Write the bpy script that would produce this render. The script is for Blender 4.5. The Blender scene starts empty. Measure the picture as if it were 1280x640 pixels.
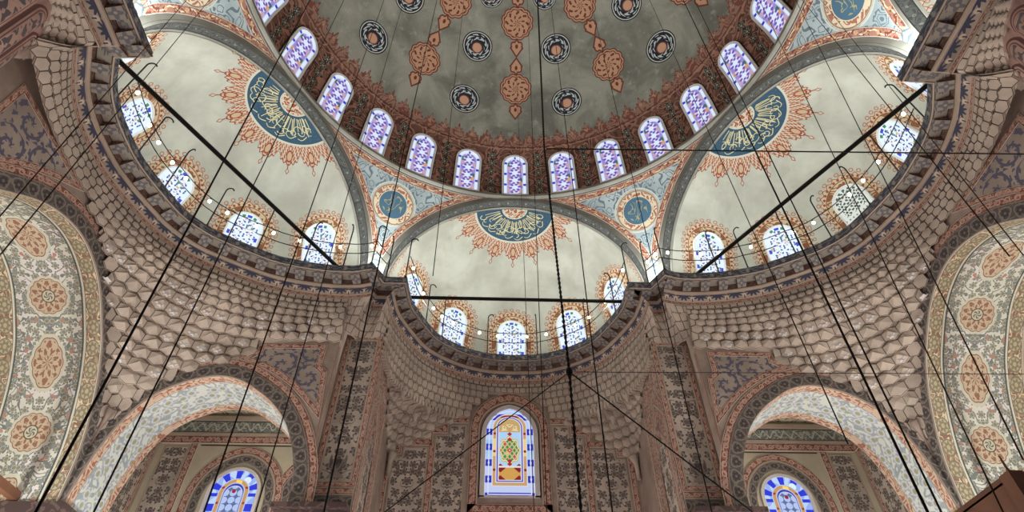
import bpy, math, random
from math import sin, cos, pi, sqrt, atan2, radians as RAD, degrees as DEG, hypot
from mathutils import Vector, Matrix
from mathutils.geometry import tessellate_polygon
random.seed(7)
SC = bpy.context.scene
COL = SC.collection

# ------------------------------------------------------------------ colours
def lin(c):
    c /= 255.0
    return c / 12.92 if c <= 0.04045 else ((c + 0.055) / 1.055) ** 2.4
def rgb(r, g, b):
    return (lin(r), lin(g), lin(b), 1.0)

# ------------------------------------------------------------------ small node language
NT = None
class S:
    def __init__(s, k): s.k = k
    def __add__(a, b): return mth('ADD', a, b)
    def __radd__(a, b): return mth('ADD', b, a)
    def __sub__(a, b): return mth('SUBTRACT', a, b)
    def __rsub__(a, b): return mth('SUBTRACT', b, a)
    def __mul__(a, b): return mth('MULTIPLY', a, b)
    def __rmul__(a, b): return mth('MULTIPLY', b, a)
    def __truediv__(a, b): return mth('DIVIDE', a, b)
    def __rtruediv__(a, b): return mth('DIVIDE', b, a)
    def __neg__(a): return mth('MULTIPLY', a, -1.0)
    def __abs__(a): return mth('ABSOLUTE', a)
def mth(op, *args):
    n = NT.nodes.new('ShaderNodeMath'); n.operation = op
    for i, a in enumerate(args):
        if isinstance(a, S): NT.links.new(a.k, n.inputs[i])
        else: n.inputs[i].default_value = a
    return S(n.outputs[0])
def nsin(a): return mth('SINE', a)
def ncos(a): return mth('COSINE', a)
def nsqrt(a): return mth('SQRT', a)
def nfloor(a): return mth('FLOOR', a)
def nfract(a): return mth('FRACT', a)
def nmin(a, b): return mth('MINIMUM', a, b)
def nmax(a, b): return mth('MAXIMUM', a, b)
def natan2(y, x): return mth('ARCTAN2', y, x)
def npow(a, b): return mth('POWER', a, b)
def lt(a, b): return mth('LESS_THAN', a, b)
def gt(a, b): return mth('GREATER_THAN', a, b)
def nhyp(x, y): return nsqrt(x * x + y * y)
def rep(x, p): return (nfract(x / p + 0.5) - 0.5) * p          # centred repeat
def band(x, c, w): return lt(abs(x - c), w)
def both(a, b): return a * b
def ss(e0, e1, x):
    n = NT.nodes.new('ShaderNodeMapRange'); n.interpolation_type = 'SMOOTHSTEP'
    NT.links.new(x.k, n.inputs[0]); n.inputs[1].default_value = e0; n.inputs[2].default_value = e1
    return S(n.outputs[0])
def vec(x, y, z=0.0):
    n = NT.nodes.new('ShaderNodeCombineXYZ')
    for i, a in enumerate((x, y, z)):
        if isinstance(a, S): NT.links.new(a.k, n.inputs[i])
        else: n.inputs[i].default_value = a
    return n.outputs[0]
def noise(v, scale, detail=2.0, rough=0.5, dist=0.0):
    n = NT.nodes.new('ShaderNodeTexNoise'); n.noise_dimensions = '3D'
    NT.links.new(v, n.inputs['Vector']); n.inputs['Scale'].default_value = scale
    n.inputs['Detail'].default_value = detail; n.inputs['Roughness'].default_value = rough
    n.inputs['Distortion'].default_value = dist
    return S(n.outputs[0])
def voro(v, scale, rnd=1.0):
    n = NT.nodes.new('ShaderNodeTexVoronoi'); n.voronoi_dimensions = '2D'
    NT.links.new(v, n.inputs['Vector']); n.inputs['Scale'].default_value = scale
    n.inputs['Randomness'].default_value = rnd
    return S(n.outputs['Distance']), n.outputs['Position'], n.outputs['Color']
def white(v):
    n = NT.nodes.new('ShaderNodeTexWhiteNoise'); n.noise_dimensions = '3D'
    NT.links.new(v, n.inputs['Vector'])
    return S(n.outputs['Value'])
def sep(sock):
    n = NT.nodes.new('ShaderNodeSeparateXYZ'); NT.links.new(sock, n.inputs[0])
    return S(n.outputs[0]), S(n.outputs[1]), S(n.outputs[2])
def mixc(f, a, b):
    n = NT.nodes.new('ShaderNodeMix'); n.data_type = 'RGBA'
    ins = [i for i in n.inputs if i.type == 'RGBA']
    fac = [i for i in n.inputs if i.type == 'VALUE'][0]
    if isinstance(f, S): NT.links.new(f.k, fac)
    else: fac.default_value = f
    for i, c in zip(ins, (a, b)):
        if isinstance(c, tuple): i.default_value = c
        else: NT.links.new(c, i)
    return [o for o in n.outputs if o.type == 'RGBA'][0]
def uvco():
    n = NT.nodes.new('ShaderNodeTexCoord')
    u, v, _ = sep(n.outputs['UV'])
    return u, v, n.outputs['Object']

MATS = {}
def material(name, fn, rough=0.75, emit=0.0, metallic=0.0):
    """fn() builds nodes and returns a colour socket or a colour tuple."""
    global NT
    m = bpy.data.materials.new(name); m.use_nodes = True
    NT = m.node_tree
    b = NT.nodes['Principled BSDF']
    b.inputs['Roughness'].default_value = rough
    b.inputs['Metallic'].default_value = metallic
    b.inputs['Specular IOR Level'].default_value = 0.25
    c = fn()
    tgt = [b.inputs['Base Color']]
    if emit:
        tgt = [b.inputs['Emission Color']]; b.inputs['Emission Strength'].default_value = emit
        b.inputs['Base Color'].default_value = (0.03, 0.03, 0.04, 1)
    for t in tgt:
        if isinstance(c, tuple): t.default_value = c
        else: NT.links.new(c, t)
    m.diffuse_color = (0.5, 0.45, 0.4, 1)
    MATS[name] = m
    return m
def worn(c, amount=0.25, scale=1.3):
    """slight stain variation of a base colour tuple."""
    _, _, ob = uvco()
    n = noise(ob, scale, 4.0, 0.6)
    d = tuple(x * (1 - amount) for x in c[:3]) + (1.0,)
    l = tuple(min(1, x * (1 + amount * 0.7)) for x in c[:3]) + (1.0,)
    return mixc(ss(0.3, 0.7, n), d, l)

# ------------------------------------------------------------------ mesh builder
class MB:
    def __init__(s):
        s.v = []; s.f = []; s.uv = []; s.m = []; s.names = []; s.sm = []
    def mat(s, name):
        if name not in s.names: s.names.append(name)
        return s.names.index(name)
    def add(s, pts, mat, uvs=None, smooth=False):
        b = len(s.v); s.v += [tuple(p) for p in pts]
        s.f.append(tuple(range(b, b + len(pts))))
        s.uv.append(list(uvs) if uvs else [(p[0], p[1]) for p in pts])
        s.m.append(s.mat(mat)); s.sm.append(smooth)
    def grid(s, fn, nu, nv, mat, smooth=True):
        """fn(i/nu, j/nv) -> (point, (u, v)); shared vertices."""
        b = len(s.v); uv = []
        for j in range(nv + 1):
            for i in range(nu + 1):
                p, t = fn(i / nu, j / nv); s.v.append(tuple(p)); uv.append(t)
        mi = s.mat(mat)
        for j in range(nv):
            for i in range(nu):
                a = j * (nu + 1) + i
                q = (a, a + 1, a + nu + 2, a + nu + 1)
                s.f.append(tuple(b + k for k in q)); s.uv.append([uv[k] for k in q])
                s.m.append(mi); s.sm.append(smooth)
    def strip(s, A, B, mat, uvA=None, uvB=None, smooth=False, v0=0.0, v1=1.0, u0=0.0):
        """ribbon between two polylines of equal length; u is the arc length along A."""
        L = u0; us = [u0]
        for i in range(1, len(A)):
            L += (Vector(A[i]) - Vector(A[i - 1])).length; us.append(L)
        for i in range(len(A) - 1):
            s.add([A[i], A[i + 1], B[i + 1], B[i]], mat,
                  [(us[i], v0), (us[i + 1], v0), (us[i + 1], v1), (us[i], v1)], smooth)
        return L
    def poly(s, pts3, pts2, mat, flip=False):
        for t in tessellate_polygon([[Vector((p[0], p[1], 0)) for p in pts2]]):
            s.add([pts3[i] for i in t], mat, [pts2[i] for i in t])
    def box(s, c, h, mat, ax=None):
        """box with centre c, half sizes h and optional axes."""
        ax = ax or (Vector((1, 0, 0)), Vector((0, 1, 0)), Vector((0, 0, 1)))
        c = Vector(c)
        def P(i, j, k): return c + ax[0] * (h[0] * i) + ax[1] * (h[1] * j) + ax[2] * (h[2] * k)
        for q, (a, b) in (([P(-1, -1, -1), P(1, -1, -1), P(1, -1, 1), P(-1, -1, 1)], (0, 2)),
                          ([P(1, 1, -1), P(-1, 1, -1), P(-1, 1, 1), P(1, 1, 1)], (0, 2)),
                          ([P(-1, 1, -1), P(-1, -1, -1), P(-1, -1, 1), P(-1, 1, 1)], (1, 2)),
                          ([P(1, -1, -1), P(1, 1, -1), P(1, 1, 1), P(1, -1, 1)], (1, 2)),
                          ([P(-1, -1, 1), P(1, -1, 1), P(1, 1, 1), P(-1, 1, 1)], (0, 1)),
                          ([P(-1, 1, -1), P(1, 1, -1), P(1, -1, -1), P(-1, -1, -1)], (0, 1))):
            w, g = 2 * h[a], 2 * h[b]
            s.add(q, mat, [(0, 0), (w, 0), (w, g), (0, g)])
    def tube(s, pts, r, mat, n=6, cap=True):
        pts = [Vector(p) for p in pts]
        rings = []; up = None
        for i, p in enumerate(pts):
            a = pts[max(0, i - 1)]; b = pts[min(len(pts) - 1, i + 1)]
            d = (b - a).normalized()
            if up is None:
                up = Vector((0, 0, 1)) if abs(d.z) < 0.9 else Vector((1, 0, 0))
            x = d.cross(up).normalized(); up = x.cross(d).normalized()
            rr = r[i] if isinstance(r, (list, tuple)) else r
            rings.append([p + (x * cos(2 * pi * k / n) + up * sin(2 * pi * k / n)) * rr for k in range(n)])
        b = len(s.v); mi = s.mat(mat)
        for R in rings: s.v += [tuple(q) for q in R]
        for i in range(len(rings) - 1):
            for k in range(n):
                q = (b + i * n + k, b + i * n + (k + 1) % n, b + (i + 1) * n + (k + 1) % n, b + (i + 1) * n + k)
                s.f.append(q); s.uv.append([(0, 0), (1, 0), (1, 1), (0, 1)]); s.m.append(mi); s.sm.append(True)
        if cap:
            for base in (0, len(rings) - 1):
                s.f.append(tuple(b + base * n + k for k in range(n))); s.uv.append([(0, 0)] * n)
                s.m.append(mi); s.sm.append(False)
    def lathe(s, prof, c, mat, n=12):
        """profile of (r, z) turned about the vertical through c."""
        c = Vector(c)
        def fn(u, w):
            i = min(len(prof) - 1, int(round(w * (len(prof) - 1))))
            r, z = prof[i]
            return c + Vector((r * cos(2 * pi * u), r * sin(2 * pi * u), z)), (u, z)
        s.grid(fn, n, len(prof) - 1, mat)
    def build(s, name, parent=None, loc=None):
        me = bpy.data.meshes.new(name)
        off = Vector(loc) if loc is not None else Vector((0, 0, 0))
        me.from_pydata([tuple(Vector(p) - off) for p in s.v], [], s.f)
        for n in s.names: me.materials.append(MATS[n])
        uvl = me.uv_layers.new(name='UVMap')
        k = 0
        flat = []
        for t in s.uv:
            for q in t: flat += [q[0], q[1]]
        uvl.data.foreach_set('uv', flat)
        me.polygons.foreach_set('material_index', s.m)
        me.polygons.foreach_set('use_smooth', s.sm)
        me.update()
        o = bpy.data.objects.new(name, me); COL.objects.link(o)
        if parent is not None: o.parent = parent
        if loc is not None: o.location = off - (parent.location if parent is not None else Vector((0, 0, 0)))
        return o
def tag(o, label=None, cat=None, group=None, kind=None):
    if label: o['label'] = label
    if cat: o['category'] = cat
    if group: o['group'] = group
    if kind: o['kind'] = kind
    return o
def empty(name, loc):
    o = bpy.data.objects.new(name, None); COL.objects.link(o); o.location = loc
    o.empty_display_size = 0.2
    return o
def V3(x, y, z): return Vector((x, y, z))
def resample(pts, n):
    pts = [Vector(p) for p in pts]
    d = [0.0]
    for i in range(1, len(pts)): d.append(d[-1] + (pts[i] - pts[i - 1]).length)
    out = []; j = 0
    for k in range(n + 1):
        t = d[-1] * k / n
        while j < len(pts) - 2 and d[j + 1] < t: j += 1
        f = (t - d[j]) / max(1e-9, d[j + 1] - d[j])
        out.append(pts[j].lerp(pts[j + 1], min(1, max(0, f))))
    return out
def catmull(pts, sub=6):
    P = [Vector(p) for p in pts]; P = [P[0] * 2 - P[1]] + P + [P[-1] * 2 - P[-2]]
    out = []
    for i in range(1, len(P) - 2):
        a, b, c, d = P[i - 1], P[i], P[i + 1], P[i + 2]
        for k in range(sub):
            t = k / sub
            out.append(0.5 * ((2 * b) + (c - a) * t + (2 * a - 5 * b + 4 * c - d) * t * t + (3 * b - a - 3 * c + d) * t ** 3))
    out.append(P[-2])
    return out
def interp(x, tab):
    if x <= tab[0][0]: return tab[0][1]
    for (a, b), (c, d) in zip(tab, tab[1:]):
        if x <= c: return b + (d - b) * (x - a) / (c - a)
    return tab[-1][1]
# ------------------------------------------------------------------ paint recipes
def al(r, g, b, f=0.5, sat=0.66):
    c = [lin(x) / f for x in (r, g, b)]
    c[0] *= 0.945; c[2] *= 1.02
    y = 0.3 * c[0] + 0.55 * c[1] + 0.15 * c[2]
    return tuple(max(0.004, min(0.9, y + (x - y) * sat)) for x in c) + (1.0,)
FD, FL, FS, FE = 0.48, 0.52, 0.76, 0.98
def vine(v2, scale, k=5.0, w=0.16, detail=1.0):
    """thin looping stems: level lines of a smooth noise."""
    n = noise(v2, scale, detail, 0.4, 0.6)
    return lt(abs(nfract(n * k) - 0.5), w)
def blossoms(u, v, v2, scale, r=0.33, petals=6.0):
    d, p, c = voro(v2, scale, 0.55)
    px, py, _ = sep(p)
    x = (u - px) * scale; y = (v - py) * scale
    th = natan2(y, x)
    rr = r * (1.0 + 0.22 * nsin(th * petals))
    return lt(d, rr), lt(d, r * 0.36), lt(abs(d - r * 0.62), r * 0.13), d
def spiral(x, y, r0, turns=2.0):
    r = nhyp(x, y); th = natan2(y, x)
    s = nsin(th + r * (turns * 6.283 / r0))
    return gt(s, 0.15) * lt(r, r0), r

def m_dome():
    az, el, ob = uvco()
    k = 0.17453
    v2 = vec(az * k, el * k)
    cl = mixc(ss(0.32, 0.7, noise(ob, 0.45, 5.0, 0.62, 0.4)), al(76, 77, 66, 0.36), al(112, 111, 97, 0.36))
    cl = mixc(ss(0.55, 0.75, noise(ob, 2.3, 3.0, 0.7)) * 0.35, cl, al(134, 132, 116, 0.34))
    ce = ncos(el * 0.0174533)
    # red medallions with finials
    a0 = rep(az, 36.0)
    x = a0 * ce * k
    for e0, sc in ((38.2, 1.0), (57.6, 1.0), (76.0, 0.8)):
        y = (el - e0) * k
        r = nhyp(x, y); th = natan2(y, x)
        edge = 0.78 + 0.07 * abs(nsin(th * 6.0))
        inside = lt(r, edge * sc)
        yy = (abs(y) - 1.20 * sc) / 1.25
        fin = lt(abs(x) / 0.36 + abs(yy - 0.02) / 0.40, 1.0)
        fin = nmax(fin, lt(nhyp(abs(x) - 0.17, yy + 0.10), 0.15))
        stem = lt(abs(x), 0.06) * lt(abs(y), 1.3 * sc)
        whole = nmax(nmax(inside, fin), stem)
        fin2 = nmax(lt(abs(x) / 0.26 + abs(yy - 0.02) / 0.30, 1.0), lt(nhyp(abs(x) - 0.16, yy + 0.10), 0.09))
        inn = nmax(lt(r, edge * sc - 0.06), fin2)
        inn2 = lt(r, edge * sc - 0.12)
        pet = gt(ncos(th * 8.0) * nsin(r * 15.0) + 0.5 * nsin(th * 16.0) * nsin(r * 30.0), 0.38) * inn2
        cl = mixc(whole, cl, al(96, 44, 32, FD, 0.82))
        cl = mixc(inn, cl, al(152, 112, 84, 0.44, 0.85))
        cl = mixc(nmax(pet, lt(abs(r - edge * sc + 0.15), 0.025)), cl, al(92, 42, 30, FD, 0.82))
        fl = lt(nhyp(x * 1.2, yy + 0.05), 0.09)
        cl = mixc(fl, cl, al(92, 42, 30, FD, 0.82))
    # blue ring disks
    a1 = rep(az + 18.0, 36.0)
    x = a1 * ce * k
    for e0, rr in ((32.4, 0.78), (49.0, 0.78), (64.0, 0.62)):
        y = (el - e0) * k
        r = nhyp(x, y) / rr; th = natan2(y, x)
        cl = mixc(lt(r, 1.0), cl, al(28, 34, 46, FD, 0.82))
        cl = mixc(lt(r, 0.93), cl, al(150, 150, 136, 0.34))
        cl = mixc(lt(r, 0.88), cl, al(28, 34, 46, FD, 0.82))
        scr = gt(nsin(th * 9.0 + 4.0 * nsin(r * 14.0)) + 0.9 * nsin(r * 21.0 + th * 2.0), 0.25)
        cl = mixc(scr * lt(r, 0.80) * gt(r, 0.44), cl, al(128, 134, 128, 0.32))
        cl = mixc(lt(nhyp(x, y + 0.06) / rr, 0.36), cl, al(104, 48, 36, FD, 0.82))
        cl = mixc(lt(nhyp(x, y + 0.06) / rr, 0.30), cl, al(158, 116, 90, 0.42, 0.85))
    # cresting
    t = rep(az, DPHI / 3.0) / (DPHI / 3.0)
    at = abs(t)
    arc = nsqrt(nmax(0.0, 1.0 - 4.6 * at * at))
    crest = 20.2 + 2.6 * arc + 1.5 * nmax(0.0, 1.0 - at / 0.11) + 0.35 * nsin(at * 34.0)
    inb = lt(el, crest)
    inc = lt(el, crest - 0.42)
    vv = vine(v2, 1.15, 9.0, 0.20)
    cl = mixc(inb, cl, al(104, 52, 40, FD, 0.82))
    cl = mixc(inc, cl, al(128, 94, 76, FD, 0.82))
    cl = mixc(inc * vv, cl, al(106, 58, 46, FD, 0.82))
    core = lt(nhyp(t * 1.6, (el - 21.6) * 0.30), 0.22)
    cl = mixc(core * vine(v2, 2.6, 5.0, 0.22), cl, al(146, 112, 88, FD, 0.82))
    # window zone
    zone = lt(el, 19.0)
    cl = mixc(zone, cl, al(98, 64, 52, FD, 0.82))
    m = vine(v2, 1.35, 8.0, 0.17)
    cl = mixc(zone * m, cl, al(140, 96, 76, FD, 0.82))
    dk = gt(noise(v2, 2.4, 1.0), 0.55)
    cl = mixc(zone * dk * (1.0 - m), cl, al(78, 48, 40, FD, 0.82))
    cl = mixc(band(el, 18.9, 0.12), cl, al(70, 34, 27, FD, 0.82))
    cl = mixc(band(el, 18.2, 0.10), cl, al(150, 112, 90, FD, 0.82))
    # dark flower clusters between the windows
    tw = rep(az + DPHI / 2.0, DPHI) * ce * k
    for e0 in (2.4, 5.6, 9.4, 12.6, 15.4):
        y = (el - e0) * k
        r = nhyp(tw, y); th = natan2(y, tw)
        q = 0.21 + 0.05 * ncos(th * 4.0)
        cl = mixc(lt(r, q), cl, al(42, 42, 38, FD, 0.82))
        cl = mixc(lt(abs(r - 0.13), 0.045) * gt(nsin(th * 8.0), 0.0), cl, al(112, 112, 98, FD, 0.82))
        cl = mixc(lt(r, 0.05), cl, al(150, 136, 110, FD, 0.82))
    # outline round the window arches
    return cl

def arch_dist(x, y, hw, ys):
    """distance inside a round-headed outline (positive inside)."""
    top = hw - nhyp(x, y - ys)
    side = hw - abs(x)
    up = gt(y, ys)
    return up * top + (1.0 - up) * side, up

def glass_common(x, y, hw, ys, p, bw, white_c, blue_c, ground, pale_ground=False):
    d, up = arch_dist(x, y, hw, ys)
    d = nmin(d, y)
    # inner star lattice
    cx = rep(x, p); row = p * 0.72
    cy = rep(y - 0.1, row)
    r = nhyp(cx, cy); th = natan2(cy, cx)
    hid = white(vec(nfloor(x / p + 0.5), nfloor((y - 0.1) / row + 0.5), 3.0))
    side = white(vec(nfloor(x / (p * 0.5)), nfloor((y) / (row * 0.5)), 5.0))
    c = mixc(gt(side, 0.5), rgb(*ground[0]), rgb(*ground[1]))
    c = mixc(gt(side, 0.80), c, rgb(*ground[2]))
    c = mixc(gt(side, 0.92), c, rgb(*ground[3]))
    ray = gt(nsin(th * 6.0), 0.35)
    c = mixc(ray * lt(r, p * 0.40), c, rgb(84, 76, 190))
    ray2 = lt(nsin(th * 6.0), -0.45)
    c = mixc(ray2 * lt(r, p * 0.40), c, rgb(222, 214, 240))
    c = mixc(lt(abs(nsin(th * 3.0)), 0.13) * gt(r, p * 0.17), c, rgb(120, 84, 96))
    c = mixc(lt(r, p * 0.20), c, white_c)
    # border of long white panes and blue squares
    inb = lt(d, bw)
    along = (1.0 - up) * y + up * (ys + natan2(abs(x), y - ys) * -1.0 * hw + 1.5708 * hw)
    sq = lt(abs(rep(along - 0.05, ys / 2.9)), bw * 0.50)
    bot = lt(y, bw) * lt(abs(abs(x) - hw + bw * 0.5), bw * 0.6)
    c = mixc(inb, c, white_c)
    c = mixc(inb * nmax(sq * gt(y, bw), bot), c, blue_c)
    c = mixc(lt(abs(d - bw), bw * 0.11), c, rgb(190, 196, 216))
    return c, d

def m_glass_dome():
    x, y, _ = uvco()
    c, d = glass_common(x, y, 0.53, 2.13, 0.70, 0.15, rgb(218, 232, 255), rgb(44, 40, 196),
                        ((150, 136, 206), (190, 160, 190), (208, 156, 116), (30, 110, 70)))
    return c
def m_glass_lobe():
    x, y, _ = uvco()
    d, up = arch_dist(x, y, 0.65, 2.50)
    d = nmin(d, y)
    c = mixc(noise(vec(x, y), 1.5, 1.0), rgb(206, 228, 246), rgb(236, 244, 250))
    p = 0.42
    cx = rep(x, p); cy = rep(y, p * 0.8)
    r = nhyp(cx, cy); th = natan2(cy, cx)
    side = white(vec(nfloor(x / 0.105), nfloor(y / 0.084), 2.0))
    dash = gt(nsin(th * 5.0 + 1.5), 0.42) * lt(abs(r - 0.125), 0.042)
    inner = gt(d, 0.16)
    c = mixc(inner * gt(side, 0.955), c, rgb(70, 140, 96))
    c = mixc(inner * lt(side, 0.035), c, rgb(206, 176, 120))
    dash2 = gt(nsin(th * 8.0), 0.6) * lt(abs(r - 0.20), 0.035)
    c = mixc(dash2 * inner * gt(side, 0.5), c, rgb(196, 130, 130))
    c = mixc(dash * inner, c, rgb(48, 58, 150))
    ring = lt(abs(d - 0.105), 0.055)
    sq = ring * lt(abs(rep(y - 0.25, 0.62)), 0.09) * (1.0 - up)
    th2 = natan2(x, y - 2.50)
    sq = nmax(sq, ring * up * lt(abs(th2), 0.17))
    c = mixc(sq, c, rgb(44, 66, 196))
    c = mixc(ring * up * lt(abs(abs(th2) - 0.42), 0.12), c, rgb(52, 128, 78))
    return c
def m_glass_pale():
    x, y, _ = uvco()
    d, up = arch_dist(x, y, 0.65, 2.50)
    d = nmin(d, y)
    p = 0.40
    cx = rep(x, p); cy = rep(y, p * 0.8); r = nhyp(cx, cy); th = natan2(cy, cx)
    cell = gt(nsin(th * 6.0), 0.1) * lt(abs(r - 0.14), 0.055)
    cell = nmax(cell, lt(r, 0.05))
    c = mixc(cell * gt(y, 2.05) * gt(d, 0.14), rgb(226, 232, 220), rgb(64, 74, 72))
    th2 = natan2(x, y - 2.50)
    tee = lt(abs(d - 0.10), 0.04) * up * gt(nsin(th2 * 16.0), 0.0)
    c = mixc(tee, c, rgb(70, 78, 74))
    dots = lt(nhyp(rep(x, 0.16), rep(y, 0.16)), 0.035) * lt(y, 2.0) * gt(y, 1.5)
    return mixc(dots, c, rgb(120, 126, 120))

def hexcells(x, y, p):
    d, pos, col = voro(vec(x, y), 1.0 / p, 0.0)
    return d
def m_glass_grand():
    """tall pointed stained window: bluish panes, yellow inner arch, medallion."""
    x, y, _ = uvco()
    ax = abs(x)
    d = nmin(0.80 - nhyp(ax, nmax(0.0, y - 2.72)), y)
    sky = mixc(ss(1.1, 1.9, y), rgb(196, 208, 244), rgb(150, 200, 244))
    c = mixc(gt(y, 2.2), sky, rgb(186, 208, 250))
    # blue lozenges in the outer ring
    ring = lt(d, 0.24)
    loz = ring * lt(abs(rep(y - 0.05, 0.62)), 0.13) * gt(abs(d - 0.12) + 0.3 * abs(rep(y - 0.05, 0.62)), 0.035)
    c = mixc(loz, c, rgb(38, 48, 190))
    c = mixc(lt(abs(d - 0.12), 0.014) * ring, c, rgb(228, 230, 246))
    # yellow band
    d2 = nmin(0.56 - nhyp(ax, nmax(0.0, y - 2.72)), y - 0.42)
    c = mixc(gt(d2, 0.0), c, rgb(200, 160, 112))
    c = mixc(gt(d2, 0.0) * lt(abs(y - 1.9), 0.35), c, rgb(240, 208, 140))
    red = lt(nhyp(rep(y - 0.30, 0.72), d2 - 0.06), 0.05)
    c = mixc(red * gt(d2, 0.0), c, rgb(140, 26, 34))
    d3 = nmin(0.44 - nhyp(ax, nmax(0.0, y - 2.72)), y - 0.56)
    c = mixc(gt(d3, 0.0), c, rgb(46, 50, 196))
    d4 = nmin(0.37 - nhyp(ax, nmax(0.0, y - 2.72)), y - 0.63)
    c = mixc(gt(d4, 0.0), c, rgb(176, 212, 246))
    # pane colours inside
    c = mixc(gt(d4, 0.0) * gt(y, 2.52), c, rgb(200, 166, 108))
    c = mixc(gt(d4, 0.03) * gt(y, 2.56) * vine(vec(ax, y), 3.4, 4.0, 0.16), c, rgb(232, 214, 170))
    c = mixc(gt(d4, 0.0) * lt(y, 1.12), c, rgb(210, 160, 82))
    c = mixc(gt(d4, 0.0) * lt(abs(ax - 0.30) + abs(abs(y - 0.87) - 0.22), 0.17), c, rgb(136, 24, 32))
    c = mixc(gt(d4, 0.0) * lt(abs(y - 1.14), 0.035), c, rgb(228, 226, 220))
    # medallion
    my = y - 1.78
    th = natan2(my * 0.62, x)
    mr = nhyp(x, my * 0.62)
    me = 0.345 + 0.03 * ncos(th * 8.0)
    c = mixc(lt(mr, me), c, rgb(206, 190, 130))
    gx = rep(x + my * 0.62, 0.155); gy = rep(x - my * 0.62, 0.155)
    hs = white(vec(nfloor((x + my * 0.62) / 0.155 + 0.5), nfloor(abs(x - my * 0.62) / 0.155 + 0.5), 9.0))
    jew = lt(nmax(abs(gx), abs(gy)), 0.052) * lt(mr, 0.31)
    c = mixc(jew, c, rgb(60, 138, 84))
    c = mixc(jew * gt(hs, 0.5), c, rgb(204, 66, 92))
    c = mixc(jew * gt(hs, 0.8), c, rgb(222, 200, 120))
    c = mixc(lt(abs(mr - me + 0.045), 0.012), c, rgb(236, 226, 190))
    c = mixc(lt(abs(x) + abs(my), 0.10), c, rgb(206, 70, 90))
    for yy in (2.44, 1.24, 2.22, 1.36):
        c = mixc(lt(abs(x) + abs(y - yy), 0.085), c, rgb(176, 36, 50))
    c = mixc(lt(abs(x) + abs(my), 0.03), c, rgb(240, 230, 190))
    # white leads
    for dd in (d2, d3, d4):
        c = mixc(lt(abs(dd), 0.017), c, rgb(222, 220, 224))
    c = mixc(lt(d, 0.02), c, rgb(216, 212, 214))
    return c
def m_glass_room():
    x, y, _ = uvco()
    ax = abs(x)
    d = nmin(0.82 - nhyp(ax, nmax(0.0, y - 1.55)), y)
    c = mixc(gt(noise(vec(x, y), 3.0, 0.0), 0.5), rgb(150, 176, 236), rgb(186, 212, 246))
    th = natan2(x, y - 1.55)
    up = gt(y, 1.55)
    seg = (1.0 - up) * lt(abs(rep(y, 0.52)), 0.13) + up * lt(abs(rep(th, 0.62)), 0.15)
    ring = lt(d, 0.30)
    c = mixc(ring * seg, c, rgb(34, 52, 214))
    c = mixc(lt(nhyp(x - 0.36, y - 2.02), 0.13), c, rgb(220, 240, 246))
    dd = 0.52 - nhyp(ax, nmax(0.0, y - 1.55))
    c = mixc(gt(dd, 0.0), c, rgb(196, 150, 92))
    c = mixc(gt(dd, 0.03) * lt(abs(x - 0.08), 0.11) * gt(y, 1.8), c, rgb(252, 214, 96))
    c = mixc(lt(nhyp(rep(y - 0.1, 0.55), dd - 0.06), 0.045) * gt(dd, 0), c, rgb(150, 40, 50))
    d3 = 0.37 - nhyp(ax, nmax(0.0, y - 1.55))
    c = mixc(gt(d3, 0.0), c, rgb(46, 48, 180))
    d4 = 0.31 - nhyp(ax, nmax(0.0, y - 1.50))
    c = mixc(gt(d4, 0.0), c, rgb(176, 196, 240))
    hx = hexcells(x, y, 0.26)
    c = mixc(gt(d4, 0.0) * gt(hx, 0.46), c, rgb(92, 108, 150))
    c = mixc(lt(nhyp(x, y - 1.62), 0.07), c, rgb(150, 26, 40))
    for q in (dd, d3, d4):
        c = mixc(lt(abs(q), 0.018), c, rgb(190, 200, 226))
    return c

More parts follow.
